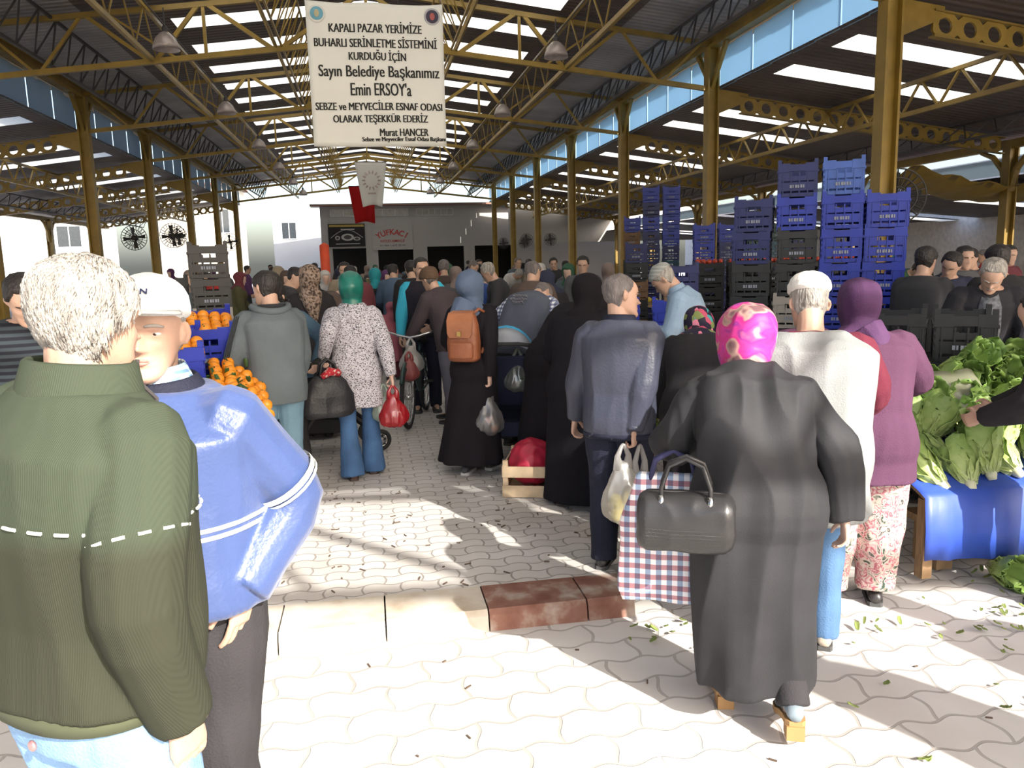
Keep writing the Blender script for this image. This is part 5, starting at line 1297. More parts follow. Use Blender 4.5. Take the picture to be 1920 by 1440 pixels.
# left side: stacks beyond the oranges
for (x, y, rz, cols, ds) in ((-1.54, 8.36, 10, ['dblue', 'dblue', 'grey', 'grey', 'black', 'black'], 'tall dark stack with pale crates'), (-2.05, 8.8, 10, ['black', 'black', 'brown', 'brown', 'black'], 'dark stack beside the pale crates'), (-2.7, 9.1, 10, ['black', 'black', 'black', 'black', 'dblue'], 'dark stack behind the white cap'), (-3.2, 9.2, 10, ['black', 'black', 'black', 'black'], 'dark stack next to the twin fan column'),
                          (-4.4, 9.2, 10, ['black', 'black', 'dblue', 'brown'], 'stack behind the grey hair'), (-2.35, 6.7, 20, ['black', 'dblue', 'blue'], 'low stack left of the orange heap'), (-3.4, 6.3, 15, ['black', 'black', 'dblue'], 'dark stack behind the striped sweater'), (-4.0, 6.2, 15, ['black', 'black', 'dblue'], 'dark stack at the left edge')):
    stack(x, y, rz, cols, ds)

# ------------------------------------------------------------------ market tables
M_wood = mat('rough_pallet_wood', (.30, .19, .10), .85, var=.25, vscale=12, stretch=(1, 6, 1)); M_tblue = mat('blue_table_cloth', (.035, .085, .44), .45, var=.1, vscale=3, bump=.3, bscale=5)
def table(name, label, x, y, rz, w, d, h, z0, top=M_wood, slope=0.):
    t = thing(name, label, 'market table', (x, y, z0), R(rz))
    MB().loft([[(-w/2, -d/2, h), (w/2, -d/2, h), (w/2, -d/2, h+.03), (-w/2, -d/2, h+.03)], [(-w/2, d/2, h+slope), (w/2, d/2, h+slope), (w/2, d/2, h+.03+slope), (-w/2, d/2, h+.03+slope)]]).build('table_top', top, t)
    for sx_ in (-1, 1):
        for sy in (-1, 1):
            hh = h+(slope if sy > 0 else 0)
            MB().box2((sx_*(w/2-.04)-.03, sy*(d/2-.04)-.03, 0), (sx_*(w/2-.04)+.03, sy*(d/2-.04)+.03, hh)).build('leg', M_wood, t)
    return t
def drape(name, label, x, y, rz, w, d, h, drop, z0, slope, m, cat='cloth'):
    rows = []; n = 40
    prof = [(-d/2-.03, h-drop), (-d/2-.035, h-drop*.5), (-d/2-.025, h+.015), (-d/2+.02, h+.04), (0, h+.04+slope*.5), (d/2, h+.04+slope)]
    for yy, zz in prof:
        row = []
        for i in range(n+1):
            u = i/n-.5; wv = .014*math.sin(u*w*14)+.01*math.sin(u*w*31+1); dn = max(0, (h-zz)/drop) if zz < h else 0
            row.append((u*w, yy-abs(wv)*dn*1.4, zz+.02*dn*math.sin(u*9)))
        rows.append(row+[(a, b+.004, c+.002) for a, b, c in reversed(row)])
    o = MB().loft(rows).build(name, m, None, True, (x, y, z0)); o.rotation_euler = (0, 0, R(rz)); return tag(o, label, cat)
# right-hand lettuce stall
table('market_table', 'low wooden table under the blue cloth piled with lettuce', 3.72, 4.02, 3, 1.75, .75, .44, .03, slope=.30)
drape('table_cloth', 'bright blue cloth hanging down the front of the lettuce table', 3.72, 4.02, 3, 1.85, .80, .44, .34, .05, .30, M_tblue, 'table cloth')
for i in range(3):
    x = 3.1+.45*i; p = thing('pallet_block', 'rough wooden support under the lettuce table, %s from the left' % ORD[i], 'wooden block', (x, 3.82, .02), .1*i, 'wooden supports under the lettuce table')
    MB().box2((-.05, -.10, 0), (.05, .1, .26)).build('post', M_wood, p); MB().box2((-.12, -.12, .26), (.12, .12, .30)).build('board', M_wood, p)
M_let = D.materials.new('lettuce_leaf'); nt, N, L, b_ = nodes(M_let); b_.inputs['Roughness'].default_value = .5
tc = N.new('ShaderNodeTexCoord'); sx = N.new('ShaderNodeSeparateXYZ'); L.new(tc.outputs['Object'], sx.inputs[0])
n1 = N.new('ShaderNodeTexNoise'); n1.inputs['Scale'].default_value = 22; L.new(tc.outputs['Object'], n1.inputs[0])
ma = N.new('ShaderNodeMath'); ma.operation = 'MULTIPLY_ADD'; ma.inputs[1].default_value = .16; L.new(n1.outputs[0], ma.inputs[0]); L.new(sx.outputs[2], ma.inputs[2])
mr = N.new('ShaderNodeMapRange'); mr.inputs[1].default_value = .02; mr.inputs[2].default_value = .36; L.new(ma.outputs[0], mr.inputs[0])
cr = N.new('ShaderNodeValToRGB'); e = cr.color_ramp.elements; e[0].color = (.66, .70, .42, 1); e[1].color = (.17, .29, .06, 1); k_ = e.new(.4); k_.color = (.42, .52, .17, 1); L.new(mr.outputs[0], cr.inputs[0]); L.new(cr.outputs[0], b_.inputs['Base Color'])
b_.inputs['Subsurface Weight'].default_value = 0
def leaf(mb, base, dirv, ln, wd, curl, ruf, r_):
    d = Vector(dirv).normalized(); up = Vector((0, 0, 1)); x = d.cross(up)
    x = x.normalized() if x.length > .1 else Vector((1, 0, 0)); n = x.cross(d); rows = []
    for j in range(9):
        v = j/8; w_ = wd*(.25+.75*math.sin(math.pi*min(1, v*.62+.12)))*(1 if v < .9 else .8); c = Vector(base)+d*ln*v+n*(curl*v*v*ln); row = []
        for i in range(7):
            u = i/6*2-1; row.append(c+x*u*w_+n*(-.35*w_*u*u*(1 if curl < 0 else -1)+ruf*math.sin(u*9+v*12+r_)*abs(u)*v))
        rows.append(row+[p+n*.003 for p in reversed(row)])
    mb.loft(rows)
def lettuce(seed, n=15, ln=.26, wd=.075, open_=.55):
    r_ = random.Random(seed); h = thing('lettuce', 'x', 'lettuce')
    st = MB().lathe((0, 0, -.02), [(.02, 0), (.03, .03), (.028, .07), (.012, .12)], 10).build('stem', mat('pale_lettuce_stem', (.62, .62, .42), .5), h, True)
    o_, i_ = MB(), MB()
    for i in range(n):
        a = i*2.4+r_.uniform(-.2, .2); k = 1-i/n; tilt = open_*k+.12
        leaf(o_ if i < n*.6 else i_, (.015*math.cos(a), .015*math.sin(a), .02), (math.cos(a)*tilt, math.sin(a)*tilt, 1), ln*(.75+.35*k)*r_.uniform(.85, 1.1), wd*(.7+.5*k), .28*k-.1, .024, r_.uniform(0, 6))
    o_.build('outer_leaves', M_let, h, True); i_.build('heart_leaves', M_let, h, True)
    return h
LT = [lettuce(1), lettuce(2, 18, .30, .07, .4), lettuce(3, 13, .24, .085, .7)]; lused = [False]*3
def put_lettuce(x, y, z, rot, lb, gp, sc=1.):
    i = rng.randrange(3)
    if not lused[i]: o = LT[i]; lused[i] = True; o.location = (x, y, z); o.rotation_euler = rot; o['label'] = lb; o['group'] = gp
    else: o = copy_tree(LT[i], loc=(x, y, z), rz=rot, label=lb, group=gp)
    o.scale = (sc, sc, sc)
for i in range(3):                      # front tier, stem ends towards us
    for j in range(11):
        x = 2.98+.165*j+rng.uniform(-.03, .03); y = 3.62+.17*i+rng.uniform(-.03, .03)
        put_lettuce(x, y, .52+.085*i+.05*rng.random(), (R(rng.uniform(-75, -20)), R(rng.uniform(-35, 35)), R(rng.uniform(-40, 40))), 'green lettuce in the front heap on the blue cloth', 'lettuces in the front heap')
for i in range(3):
    for j in range(8):
        x = 3.12+.16*j+rng.uniform(-.03, .03); y = 4.28+.13*i+rng.uniform(-.03, .03)
        put_lettuce(x, y, .80+.085*i+.05*rng.random(), (R(rng.uniform(50, 100)), R(rng.uniform(-30, 30)), R(rng.uniform(-40, 40))), 'green lettuce in the raised back heap, pale stem ends showing', 'lettuces in the back heap', .9)
rows = []
for j in range(13):
    v = j/12; row = []
    for i in range(13):
        u = i/12; row.append((3.28+.42*u, 3.80+.42*v+.03*math.sin(u*7), .66+.42*v-.12*(2*u-1)**2+.018*math.sin(u*11+v*6)))
    rows.append(row+[(a, b, c-.004) for a, b, c in reversed(row)])
tag(MB().loft(rows).build('plastic_sheet', translucent('cloudy_plastic', (.55, .56, .42), trans=.25, rough=.2, gloss=.12), None, True), 'cloudy plastic sheet lying between the two lettuce heaps', 'plastic sheet')
for i, (x, y) in enumerate(((3.3, 3.62), (3.52, 3.66), (3.75, 3.6), (3.95, 3.68))):
    put_lettuce(x, y, .06, (R(80), R(20*i), R(60*i)), 'trimmed lettuce head dropped on the ground below the blue cloth', 'lettuces on the ground', .8)

# orange stall on the left
table('market_table', 'wooden table under the heap of oranges', -1.22, 5.22, 12, .95, 1.35, .72, FLOOR, slope=.28)
oc = [('front left', -1.20, 4.86, 1.02), ('front right', -.78, 5.40, 1.10), ('back left', -1.32, 5.42, 1.12), ('back right', -.92, 5.72, 1.19)]
or0 = None; lf0 = None
def orange(x, y, z, lb, gp):
    global or0, lf0
    if or0 is None:
        or0 = thing('orange', 'x', 'orange'); b = MB(); b.ball((0, 0, 0), (.040, .040, .037), 14, 9); b.build('fruit', M_org, or0, True)
        MB().lathe((0, 0, .035), [(.006, 0), (.005, .004), (.002, .005)], 6).build('stalk', M_leafd, or0); o = or0
    else: o = copy_tree(or0)
    o.location = (x, y, z); o.rotation_euler = (rng.uniform(-1, 1), rng.uniform(-1, 1), rng.random()*6); o['label'] = lb; o['group'] = gp
def on_table(u, v): a = R(12); return -1.22+u*math.cos(a)-v*math.sin(a), 5.22+u*math.sin(a)+v*math.cos(a)
for lay in range(3):
    for j in range(15-lay*2):
        for i in range(10-lay*3):
            u = .455-.078*i-lay*.07+(.039 if j % 2 else 0)*(1 if lay < 2 else 0); v = -.62+.080*j+lay*.07
            if (u < .21 and -.30 < v < .40) or (v > .16): continue
            x, y = on_table(u+rng.uniform(-.008, .008), v+rng.uniform(-.008, .008)); z = FLOOR+.75+.28*(v+.675)/1.35+.045+.062*lay+rng.uniform(-.004, .006)
            orange(x, y, z, 'orange in the loose heap beside the blue crates on the left', 'oranges in the loose heap')
for nm, u, v in (('front', -.01, .06), ('back', .20, .46)):
    x, y = on_table(u, v); zc = FLOOR+.76+.28*(v+.675)/1.35+.05
    c = crate(x, y, zc, R(12+90 if False else 12), 'blue', 'blue crate of oranges standing on the orange table, the %s one' % nm, 'blue crates on the orange table'); c.rotation_euler = (R(10), 0, R(12))
    for i in range(5):
        for j in range(6):
            a, b2 = -.15+.075*i, -.22+.085*j; px, py = x+a*math.cos(R(12))-b2*math.sin(R(12)), y+a*math.sin(R(12))+b2*math.cos(R(12))
            orange(px, py, zc+.245+.18*b2+rng.uniform(-.01, .02)+.02*(1-abs(a)/.15), 'orange filling the %s blue crate on the orange table' % nm, 'oranges in the %s blue crate' % nm)
lv = MB()
for i in range(70):
    u, v = rng.uniform(-.2, .44), rng.uniform(-.6, .55); x, y = on_table(u, v); z = FLOOR+.75+.28*(v+.675)/1.35+.14+rng.uniform(0, .05)
    leaf(lv, (x, y, z), (rng.uniform(-1, 1), rng.uniform(-1, 1), .3), .06, .014, .2, .0, 0)
tag(lv.build('citrus_leaves', M_leafd, None, True), 'loose dark citrus leaves scattered through the orange heap', 'leaves', None, 'stuff')
b = MB(); b.ball((0, 0, .12), (.20, .16, .14), 16, 10); o = link('sack', remesh(b, .012, 2, .5, .02, (9, 9, 9)), mat('dark_red_net_sack', (.14, .035, .03), .7), None, (-1.05, 6.25, 1.02)); tag(o, 'dark red net sack behind the oranges', 'sack')

# middle stalls: carrots, greens, cucumbers
table('market_table', 'table of carrots and peppers beside the slate grey vest', 1.42, 7.74, -15, .72, .9, .62, FLOOR, slope=.2)
car = None
for i in range(70):
    u, v = rng.uniform(-.3, .3), rng.uniform(.05, .42); a = R(-15); x, y = 1.42+u*math.cos(a)-v*math.sin(a), 7.74+u*math.sin(a)+v*math.cos(a)
    if car is None:
        car = MB().tube([(-.09, 0, 0), (-.06, 0, 0), (.02, 0, 0), (.10, 0, 0)], [.010, .017, .013, .003], 8).build('carrot', mat('carrot_skin', (.62, .17, .02), .5, var=.15), None, True); o = car
    else: o = car.copy(); COL.objects.link(o)
    o.location = (x, y, .83+.2*(v+.4)+.10*rng.random()); o.rotation_euler = (0, rng.uniform(-.3, .3), rng.random()*6.3); tag(o, 'carrot in the heap beside the slate grey vest', 'carrot', 'carrots in the heap')
pep = None
for i in range(46):
    u, v = rng.uniform(-.3, .3), rng.uniform(-.42, .05); a = R(-15); x, y = 1.42+u*math.cos(a)-v*math.sin(a), 7.74+u*math.sin(a)+v*math.cos(a)
    if pep is None:
        pep = MB().lathe((0, 0, -.04), [(.012, 0), (.03, .01), (.036, .04), (.032, .075), (.012, .085)], 10).build('pepper', mat('yellow_orange_pepper', (.62, .33, .03), .3, var=.25), None, True); o = pep
    else: o = pep.copy(); COL.objects.link(o)
    o.location = (x, y, .80+.2*(v+.45)+.06*rng.random()); o.rotation_euler = (rng.random()*3, rng.random()*3, 0); tag(o, 'yellow orange pepper in front of the carrots', 'pepper', 'peppers in front of the carrots')
table('market_table', 'table with bagged greens between the navy jacket and the light blue shirt', 2.14, 5.42, -22, 1.0, .8, .72, FLOOR, slope=.12)
M_film = translucent('clear_bag_film', (.55, .58, .52), trans=.45, rough=.15, gloss=.12)
M_grn = ramp_mat('mixed_green_leaves', [(.25, (.012, .03, .008)), (.5, (.05, .11, .025)), (.75, (.16, .25, .07))], 'noise', 24, .6)
for i, (x, y, rr) in enumerate(((2.00, 5.28, .20), (2.33, 5.20, .19), (2.26, 5.58, .20))):
    t = thing('bag_of_greens', 'clear plastic bag full of dark greens, %s on the stall by the navy jacket' % ['left', 'right', 'rear'][i], 'bag', (x, y, FLOOR+.80+.04*(i == 2)), .4*i, 'bags of greens on the stall')
    lf_ = MB()
    for k in range(26): a = rng.random()*6.3; leaf(lf_, (rng.uniform(-.1, .1), rng.uniform(-.1, .1), .03+rng.random()*.08), (math.cos(a), math.sin(a), .5), .12, .03, .2, .008, k)
    lf_.build('leaves', M_grn, t, True)
    b = MB(); b.ball((0, 0, .10), (rr, rr*.85, .13), 16, 10); link('bag_film', remesh(b, .012, 2, .5, .015, (16, 16, 16), i), M_film, t)
table('market_table', 'low table of cucumbers in front of the flowered headscarf', 1.74, 4.82, -22, .6, .36, .46, .09, slope=.2)
cu = None
for i in range(44):
    u, v = -.26+.0225*(i % 24)+rng.uniform(-.01, .01), (-.1 if i < 24 else .02)+rng.uniform(-.02, .08); a = R(-22); x, y = 1.74+u*math.cos(a)-v*math.sin(a), 4.82+u*math.sin(a)+v*math.cos(a)
    if cu is None: cu = MB().tube([(0, -.09, 0), (0, -.08, .001), (0, -.03, .004), (0, .03, .004), (0, .08, .001), (0, .09, 0)], [.006, .015, .019, .019, .015, .006], 10).build('cucumber', mat('bright_green_cucumber', (.20, .36, .05), .35, var=.25), None, True); o = cu
    else: o = cu.copy(); COL.objects.link(o)
    o.location = (x, y, .09+.46+.05+.2*(v+.18)/.36+.05*rng.random()); o.rotation_euler = (R(20), rng.uniform(-.2, .2), a+rng.uniform(-.4, .4)); tag(o, 'green cucumber in the heap by the black sleeve', 'cucumber', 'cucumbers in the heap')

# ------------------------------------------------------------------ bags
def plastic_bag(label, grip, ln, w, d, m, fill=None, rz=0., lift=.0, seed=0, film=None):
    t = thing('plastic_bag', label, 'bag', (grip[0], grip[1], grip[2]-ln), rz); top = ln
    r_ = random.Random(seed); b = MB(); prof = [(0, .25), (.04, .62), (.12, .92), (.25, 1.0), (.40, .86), (.55, .62), (.68, .38), (.78, .22)]
    b.loft([[(w/2*k*math.cos(a)*(1+.05*math.sin(a*7+seed)), d/2*k*math.sin(a)*(1+.05*math.cos(a*5)), z*ln+.02*ln*math.sin(a*3+seed)*(k > .5)) for a in [2*math.pi*i/28 for i in range(28)]] for z, k in prof])
    link('bag_body', remesh(b, .009, 2, .5, .009, (22, 22, 7), seed), m, t)
    for sx_ in (-1, 1):
        MB().tube([(sx_*w*.10, 0, ln*.70), (sx_*w*.14, .012*sx_, ln*.86), (sx_*w*.04, .008*sx_, ln*.985), (0, 0, ln*1.0)], [.030, .016, .010, .008], 8).build('handle', m, t, True)
    if fill:
        for i in range(fill[1]):
            q = fill[0].copy() if i or fill[0].users_collection else fill[0]
    return t
P_red = translucent('red_bag_film', (.60, .025, .04), trans=.05, gloss=.1); P_white = translucent('white_bag_film', (.68, .66, .64), trans=.42, gloss=.1); P_grn = translucent('pale_green_bag_film', (.50, .62, .52), trans=.2, gloss=.1); P_clear = translucent('clear_carrier_film', (.60, .58, .58), trans=.68, gloss=.1)
def contents(parent, pts, r, m, name):
    for p in pts: b = MB(); b.ball((0, 0, 0), r, 12, 8); o = b.build(name, m, None, True, tuple(Vector(parent.location)+Vector(p))); yield o
h8 = hw(g8)
plastic_bag('red plastic carrier bag held by the person in the speckled coat', h8+Vector((.02, -.02, 0)), .33, .23, .17, P_red, seed=1)
plastic_bag('pale green plastic bag behind the red carrier bag', h8+Vector((-.05, .06, 0)), .30, .20, .12, P_grn, seed=2)
h11 = hw(g11); t = plastic_bag('clear plastic bag of onions held by the person with the brown backpack', h11, .40, .25, .20, P_clear, seed=3)
for p in [(-.05, -.02, .06), (.04, -.03, .06), (.0, .04, .06), (-.06, .02, .13), (.05, .03, .13), (0, -.05, .13), (-.02, 0, .18)]:
    for o in contents(t, [p], (.036, .036, .032), mat('onion_skin', (.40, .22, .14), .5, var=.2), 'onion'): tag(o, 'onion inside the clear bag of the person with the backpack', 'onion', 'onions in the clear bag')
h15 = hw(g15); t = plastic_bag('white plastic bag of yellow lemons held by the navy jacket', h15+Vector((-.045, -.03, .01)), .42, .24, .18, P_white, seed=4)
for p in [(-.04, -.03, .06), (.04, -.02, .06), (0, .04, .07), (-.04, .0, .12), (.04, .02, .12)]:
    for o in contents(t, [p], (.033, .033, .042), mat('lemon_peel', (.66, .55, .05), .45), 'lemon'): tag(o, 'yellow lemon inside the white bag of the navy jacket', 'lemon', 'lemons in the white bag')
t = plastic_bag('white plastic bag with red tomatoes, behind and below the lemon bag', h15+Vector((.05, -.02, -.0)), .64, .22, .17, P_white, seed=5)
for p in [(-.04, -.03, .07), (.04, -.02, .07), (0, .03, .08), (-.04, .0, .15), (.04, .02, .15), (0, -.03, .2), (.0, .03, .21)]:
    for o in contents(t, [p], (.042, .042, .038), M_tom, 'tomato'): tag(o, 'red tomato inside the lower white bag of the navy jacket', 'tomato', 'tomatoes in the white bag')
plastic_bag('clear plastic bag of greens hanging from the blue stroller', (1.20, 6.45, 1.06), .36, .23, .18, M_film, seed=6)
bg = MB()
for k in range(20): a = rng.random()*6.3; leaf(bg, (1.20+rng.uniform(-.05, .05), 6.45+rng.uniform(-.04, .04), .76+rng.random()*.06), (math.cos(a), math.sin(a), .5), .075, .022, .2, .006, k)
tag(bg.build('green_leaves', M_grn, None, True), 'green leaves packed in the clear bag on the blue stroller', 'leaves', None, 'stuff')
# yellow and blue shopping bag by the cucumbers
t = thing('shopping_bag', 'yellow and blue shopping bag between the navy jacket and the black coat', 'bag', (1.47, 3.80, .08), .3)
MB().loft([[(-.12, -.05, 0), (.12, -.05, 0), (.12, .05, 0), (-.12, .05, 0)], [(-.15, -.07, .30), (.15, -.07, .30), (.15, .07, .30), (-.15, .07, .30)]]).build('lower_bag', mat('blue_bag', (.03, .10, .36), .5), t)
MB().loft([[(-.15, -.07, .30), (.15, -.07, .30), (.15, .07, .30), (-.15, .07, .30)], [(-.16, -.08, .48), (.16, -.08, .48), (.16, .08, .48), (-.16, .08, .48)], [(-.10, -.03, .56), (.10, -.03, .56), (.10, .03, .56), (-.10, .03, .56)]]).build('upper_bag', mat('yellow_bag', (.68, .46, .03), .5), t)
# plaid tote
t = thing('plaid_bag', 'red, white and blue checked tote bag hanging beside the black coat', 'bag', (1.155, 2.88, .42), R(-24))
b = MB(); b.loft([[(-.20, -.05, 0), (.20, -.05, 0), (.20, .05, 0), (-.20, .05, 0)], [(-.215, -.075, .06), (.215, -.075, .06), (.215, .075, .06), (-.215, .075, .06)], [(-.20, -.06, .34), (.20, -.06, .34), (.20, .06, .34), (-.20, .06, .34)], [(-.14, -.025, .52), (.14, -.025, .52), (.14, .025, .52), (-.14, .025, .52)]])
link('bag_body', remesh(b, .011, 2, .5, .008, (7, 7, 4)), check_mat('woven_plaid', (.80, .78, .80), (.14, .28, .50), (.50, .10, .14), .042), t)
for sy in (-1, 1): MB().tube([(-.09, sy*.02, .50), (-.07, sy*.015, .58), (0, sy*.01, .62), (.07, sy*.015, .58), (.09, sy*.02, .50)], .011, 8).build('handle', mat('navy_webbing', (.03, .03, .09), .8), t, True)
# black handbag on the forearm
E_ = g17.J['L'][1]; W_ = g17.J['L'][2]; mid = Matrix.Translation(g17.root.location) @ Matrix.Rotation(g17.root.rotation_euler.z, 4, 'Z') @ (E_.lerp(W_, .62))
M_lea = mat('black_woven_leather', (.022, .021, .022), .36, var=.1); nt = M_lea.node_tree
tc = nt.nodes.new('ShaderNodeTexCoord'); ck = nt.nodes.new('ShaderNodeTexChecker'); ck.inputs['Scale'].default_value = 90; mp = nt.nodes.new('ShaderNodeMapping'); mp.inputs['Rotation'].default_value = (R(45), R(45), 0)
nt.links.new(tc.outputs['Object'], mp.inputs[0]); nt.links.new(mp.outputs[0], ck.inputs[0]); bp = nt.nodes.new('ShaderNodeBump'); bp.inputs['Strength'].default_value = .5; bp.inputs['Distance'].default_value = .004; nt.links.new(ck.outputs[1], bp.inputs['Height']); nt.links.new(bp.outputs[0], nt.nodes['Principled BSDF'].inputs['Normal'])
t = thing('handbag', 'black woven leather handbag hanging from the forearm of the black coat', 'handbag', (1.085, 2.585, .735), R(-24))
b = MB(); b.loft([[(x_, .078*k*math.copysign(abs(math.cos(a))**.7, math.cos(a)), .115+.108*k*math.copysign(abs(math.sin(a))**.75, math.sin(a))) for a in [2*math.pi*i/24 for i in range(24)]] for x_, k in ((-.172, .55), (-.165, .85), (-.14, 1), (0, 1.02), (.14, 1), (.165, .85), (.172, .55))])
link('bag_body', remesh(b, .007, 2, .5, .005, (10, 10, 10)), M_lea, t)
for sy in (-1, 1): MB().tube([(-.085, sy*.05, .19), (-.085, sy*.045, .25), (-.06, sy*.03, .325), (0, sy*.02, .352), (.06, sy*.03, .325), (.085, sy*.045, .25), (.085, sy*.05, .19)], .0085, 8).build('handle', M_lea, t, True)
for sx_ in (-1, 1): MB().tube([(sx_*.085, -.055, .17), (sx_*.085, -.053, .225)], .011, 8).build('handle_ring', mat('polished_nickel', (.5, .5, .5), .2, 1.), t, True)
MB().tube([(-.13, 0, .221), (-.08, 0, .224), (.08, 0, .224), (.13, 0, .221)], .004, 6).build('zip', M_dark, t)
# black bag on the left arm of the speckled coat
E_, W_ = g8.J['L'][1], g8.J['L'][2]; mid = Matrix.Translation(g8.root.location) @ Matrix.Rotation(g8.root.rotation_euler.z, 4, 'Z') @ (E_.lerp(W_, .55))
t = thing('shoulder_bag', 'large soft black bag on the left forearm of the speckled coat', 'bag', (-.335, 6.02, .66), R(20))
b = MB(); b.loft([[(w_*math.copysign(abs(math.cos(a))**.7, math.cos(a)), d_*math.copysign(abs(math.sin(a))**.7, math.sin(a)), z_) for a in [2*math.pi*i/24 for i in range(24)]] for z_, w_, d_ in ((0, .17, .07), (.04, .20, .085), (.16, .185, .08), (.26, .14, .06), (.31, .10, .04))])
link('bag_body', remesh(b, .01, 2, .5, .008, (10, 10, 5)), mat('soft_black_leather', (.012, .012, .015), .5, bump=.2, bscale=60), t)
for sy in (-1, 1): MB().tube([(-.07, sy*.035, .29), (-.05, sy*.03, .40), (0, sy*.02, .44), (.05, sy*.03, .40), (.07, sy*.035, .29)], .010, 8).build('handle', MATS['soft_black_leather'], t, True)
MB().tube([(-.06, -.05, .31), (0, -.06, .35), (.07, -.04, .33), (.08, .03, .35)], [.02, .035, .03, .015], 8).build('red_scarf_tied', ramp_mat('red_dotted_scarf', [(0, (.36, .02, .03)), (.55, (.36, .02, .03)), (.62, (.6, .55, .5)), (1, (.02, .02, .02))], 'noise', 55, .7), t, True)
# brown backpack
P, X, T, F = g11.at(1.22); bpw = Matrix.Translation(g11.root.location) @ Matrix.Rotation(g11.root.rotation_euler.z, 4, 'Z')
c = bpw @ (P-F*.20); M_bp = mat('brown_leather_backpack', (.26, .085, .035), .5, var=.18, vscale=9, bump=.15, bscale=50)
t = thing('backpack', 'brown leather backpack on the back of the person in the blue headscarf', 'backpack', (c.x, c.y, c.z-.22), g11.root.rotation_euler.z)
b = MB(); b.loft([[(w_*math.copysign(abs(math.cos(a))**.6, math.cos(a)), d_*math.copysign(abs(math.sin(a))**.6, math.sin(a)), z_) for a in [2*math.pi*i/24 for i in range(24)]] for z_, w_, d_ in ((0, .10, .05), (.02, .125, .07), (.14, .13, .075), (.28, .12, .065), (.36, .10, .05), (.38, .07, .03))])
link('bag_body', remesh(b, .008, 2, .5), M_bp, t)
b = MB(); b.loft([[(w_*math.copysign(abs(math.cos(a))**.6, math.cos(a)), -.07-.03*math.sin(a), z_) for a in [2*math.pi*i/20 for i in range(20)]] for z_, w_ in ((.03, .09), (.045, .10), (.14, .10), (.155, .09))]); b.build('front_pocket', M_bp, t, True)
MB().loft([[(-w_, y_, z_), (w_, y_, z_), (w_, y_+.012, z_+.004), (-w_, y_+.012, z_+.004)] for w_, y_, z_ in ((.085, .0, .39), (.10, -.055, .375), (.105, -.085, .32), (.10, -.092, .22), (.08, -.094, .19))]).build('flap', mat('worn_tan_flap', (.32, .12, .05), .5, var=.2), t)
MB().box((0, -.10, .22), (.03, .012, .035)).build('buckle', mat('brass_buckle', (.5, .35, .12), .3, .8), t)
for sx_ in (-1, 1): MB().tube([(sx_*.06, .03, .36), (sx_*.10, .08, .40), (sx_*.14, .16, .36), (sx_*.15, .17, .22), (sx_*.12, .06, .06)], .012, 8).build('strap', M_bp, t, True)
# wooden crate with red net
t = thing('wooden_crate', 'small pale wooden crate holding a red bundle on the floor', 'crate', (1.14, 5.62, FLOOR), R(-18)); M_pw = mat('pale_planed_wood', (.56, .42, .27), .7, var=.15, vscale=10)
for sx_ in (-1, 1):
    for sy in (-1, 1): MB().box2((sx_*.17-.018, sy*.23-.018, 0), (sx_*.17+.018, sy*.23+.018, .27)).build('corner_post', M_pw, t)
for z0, z1 in ((.005, .09), (.15, .23)):
    for sy in (-1, 1): MB().box2((-.19, sy*.25-.005, z0), (.19, sy*.25+.005, z1)).build('slat', M_pw, t)
    for sx_ in (-1, 1): MB().box2((sx_*.19-.005, -.25, z0), (sx_*.19+.005, .25, z1)).build('slat', M_pw, t)
MB().box2((-.18, -.24, .0), (.18, .24, .012)).build('base', M_pw, t)
b = MB(); b.ball((0, 0, .19), (.165, .22, .17), 18, 12); o = link('red_bundle', remesh(b, .012, 2, .5, .02, (11, 11, 11)), mat('red_plastic_bundle', (.45, .02, .05), .4), None, (1.14, 5.62, FLOOR+.015)); o.rotation_euler = (0, 0, R(-18)); tag(o, 'bright red plastic bundle inside the wooden crate', 'bundle')

# ------------------------------------------------------------------ bicycle and strollers
M_rub = mat('tyre_rubber', (.02, .02, .02), .8); M_chr = mat('bright_metal', (.55, .55, .56), .25, .9)
def wheel(parent, name, c, r, w, m_t=M_rub, sp=16, axis=(1, 0, 0), hub=.03):
    ax = Vector(axis).normalized(); u = ax.orthogonal().normalized(); v = ax.cross(u); c = Vector(c)
    f = lambda a, q: c+(u*math.cos(a)+v*math.sin(a))*q
    b = MB(); b.tube([f(2*math.pi*i/36, r-w) for i in range(37)], w, 8); o = b.build(name, m_t, parent, True)
    b = MB(); b.tube([f(2*math.pi*i/36, r-w*2.2) for i in range(37)], w*.55, 6); b.build('rim', M_chr, o, True)
    b = MB()
    for i in range(sp): b.tube([f(2*math.pi*i/sp, hub*.5)+ax*.02*(-1)**i, f(2*math.pi*(i+.5)/sp, r-w*2)], .0022 if sp > 8 else .012, 4)
    b.build('spokes', M_chr if sp > 8 else M_rub, o); MB().tube([c-ax*.04, c+ax*.04], hub, 10).build('hub', M_chr, o, True); return o
t = thing('bicycle', 'bicycle pushed towards the camera by the person in the brown beanie', 'bicycle', (.47, 8.55, FLOOR), R(166)); M_bk = mat('dark_green_bike_paint', (.02, .05, .05), .3)
wheel(t, 'front_wheel', (0, .52, .33), .33, .022); wheel(t, 'rear_wheel', (0, -.52, .33), .33, .022)
fr = MB()
for p, q, w_ in (((0, .33, .78), (0, -.12, .30), .018), ((0, .36, .70), (0, -.20, .72), .016), ((0, -.12, .30), (0, -.26, .84), .015), ((.04, -.12, .30), (.04, -.52, .33), .009), ((-.04, -.12, .30), (-.04, -.52, .33), .009), ((.03, -.22, .70), (.04, -.52, .33), .008), ((-.03, -.22, .70), (-.04, -.52, .33), .008), ((0, .30, .90), (0, .37, .64), .018)): fr.tube([p, q], w_, 8)
fr.build('frame', M_bk, t, True)
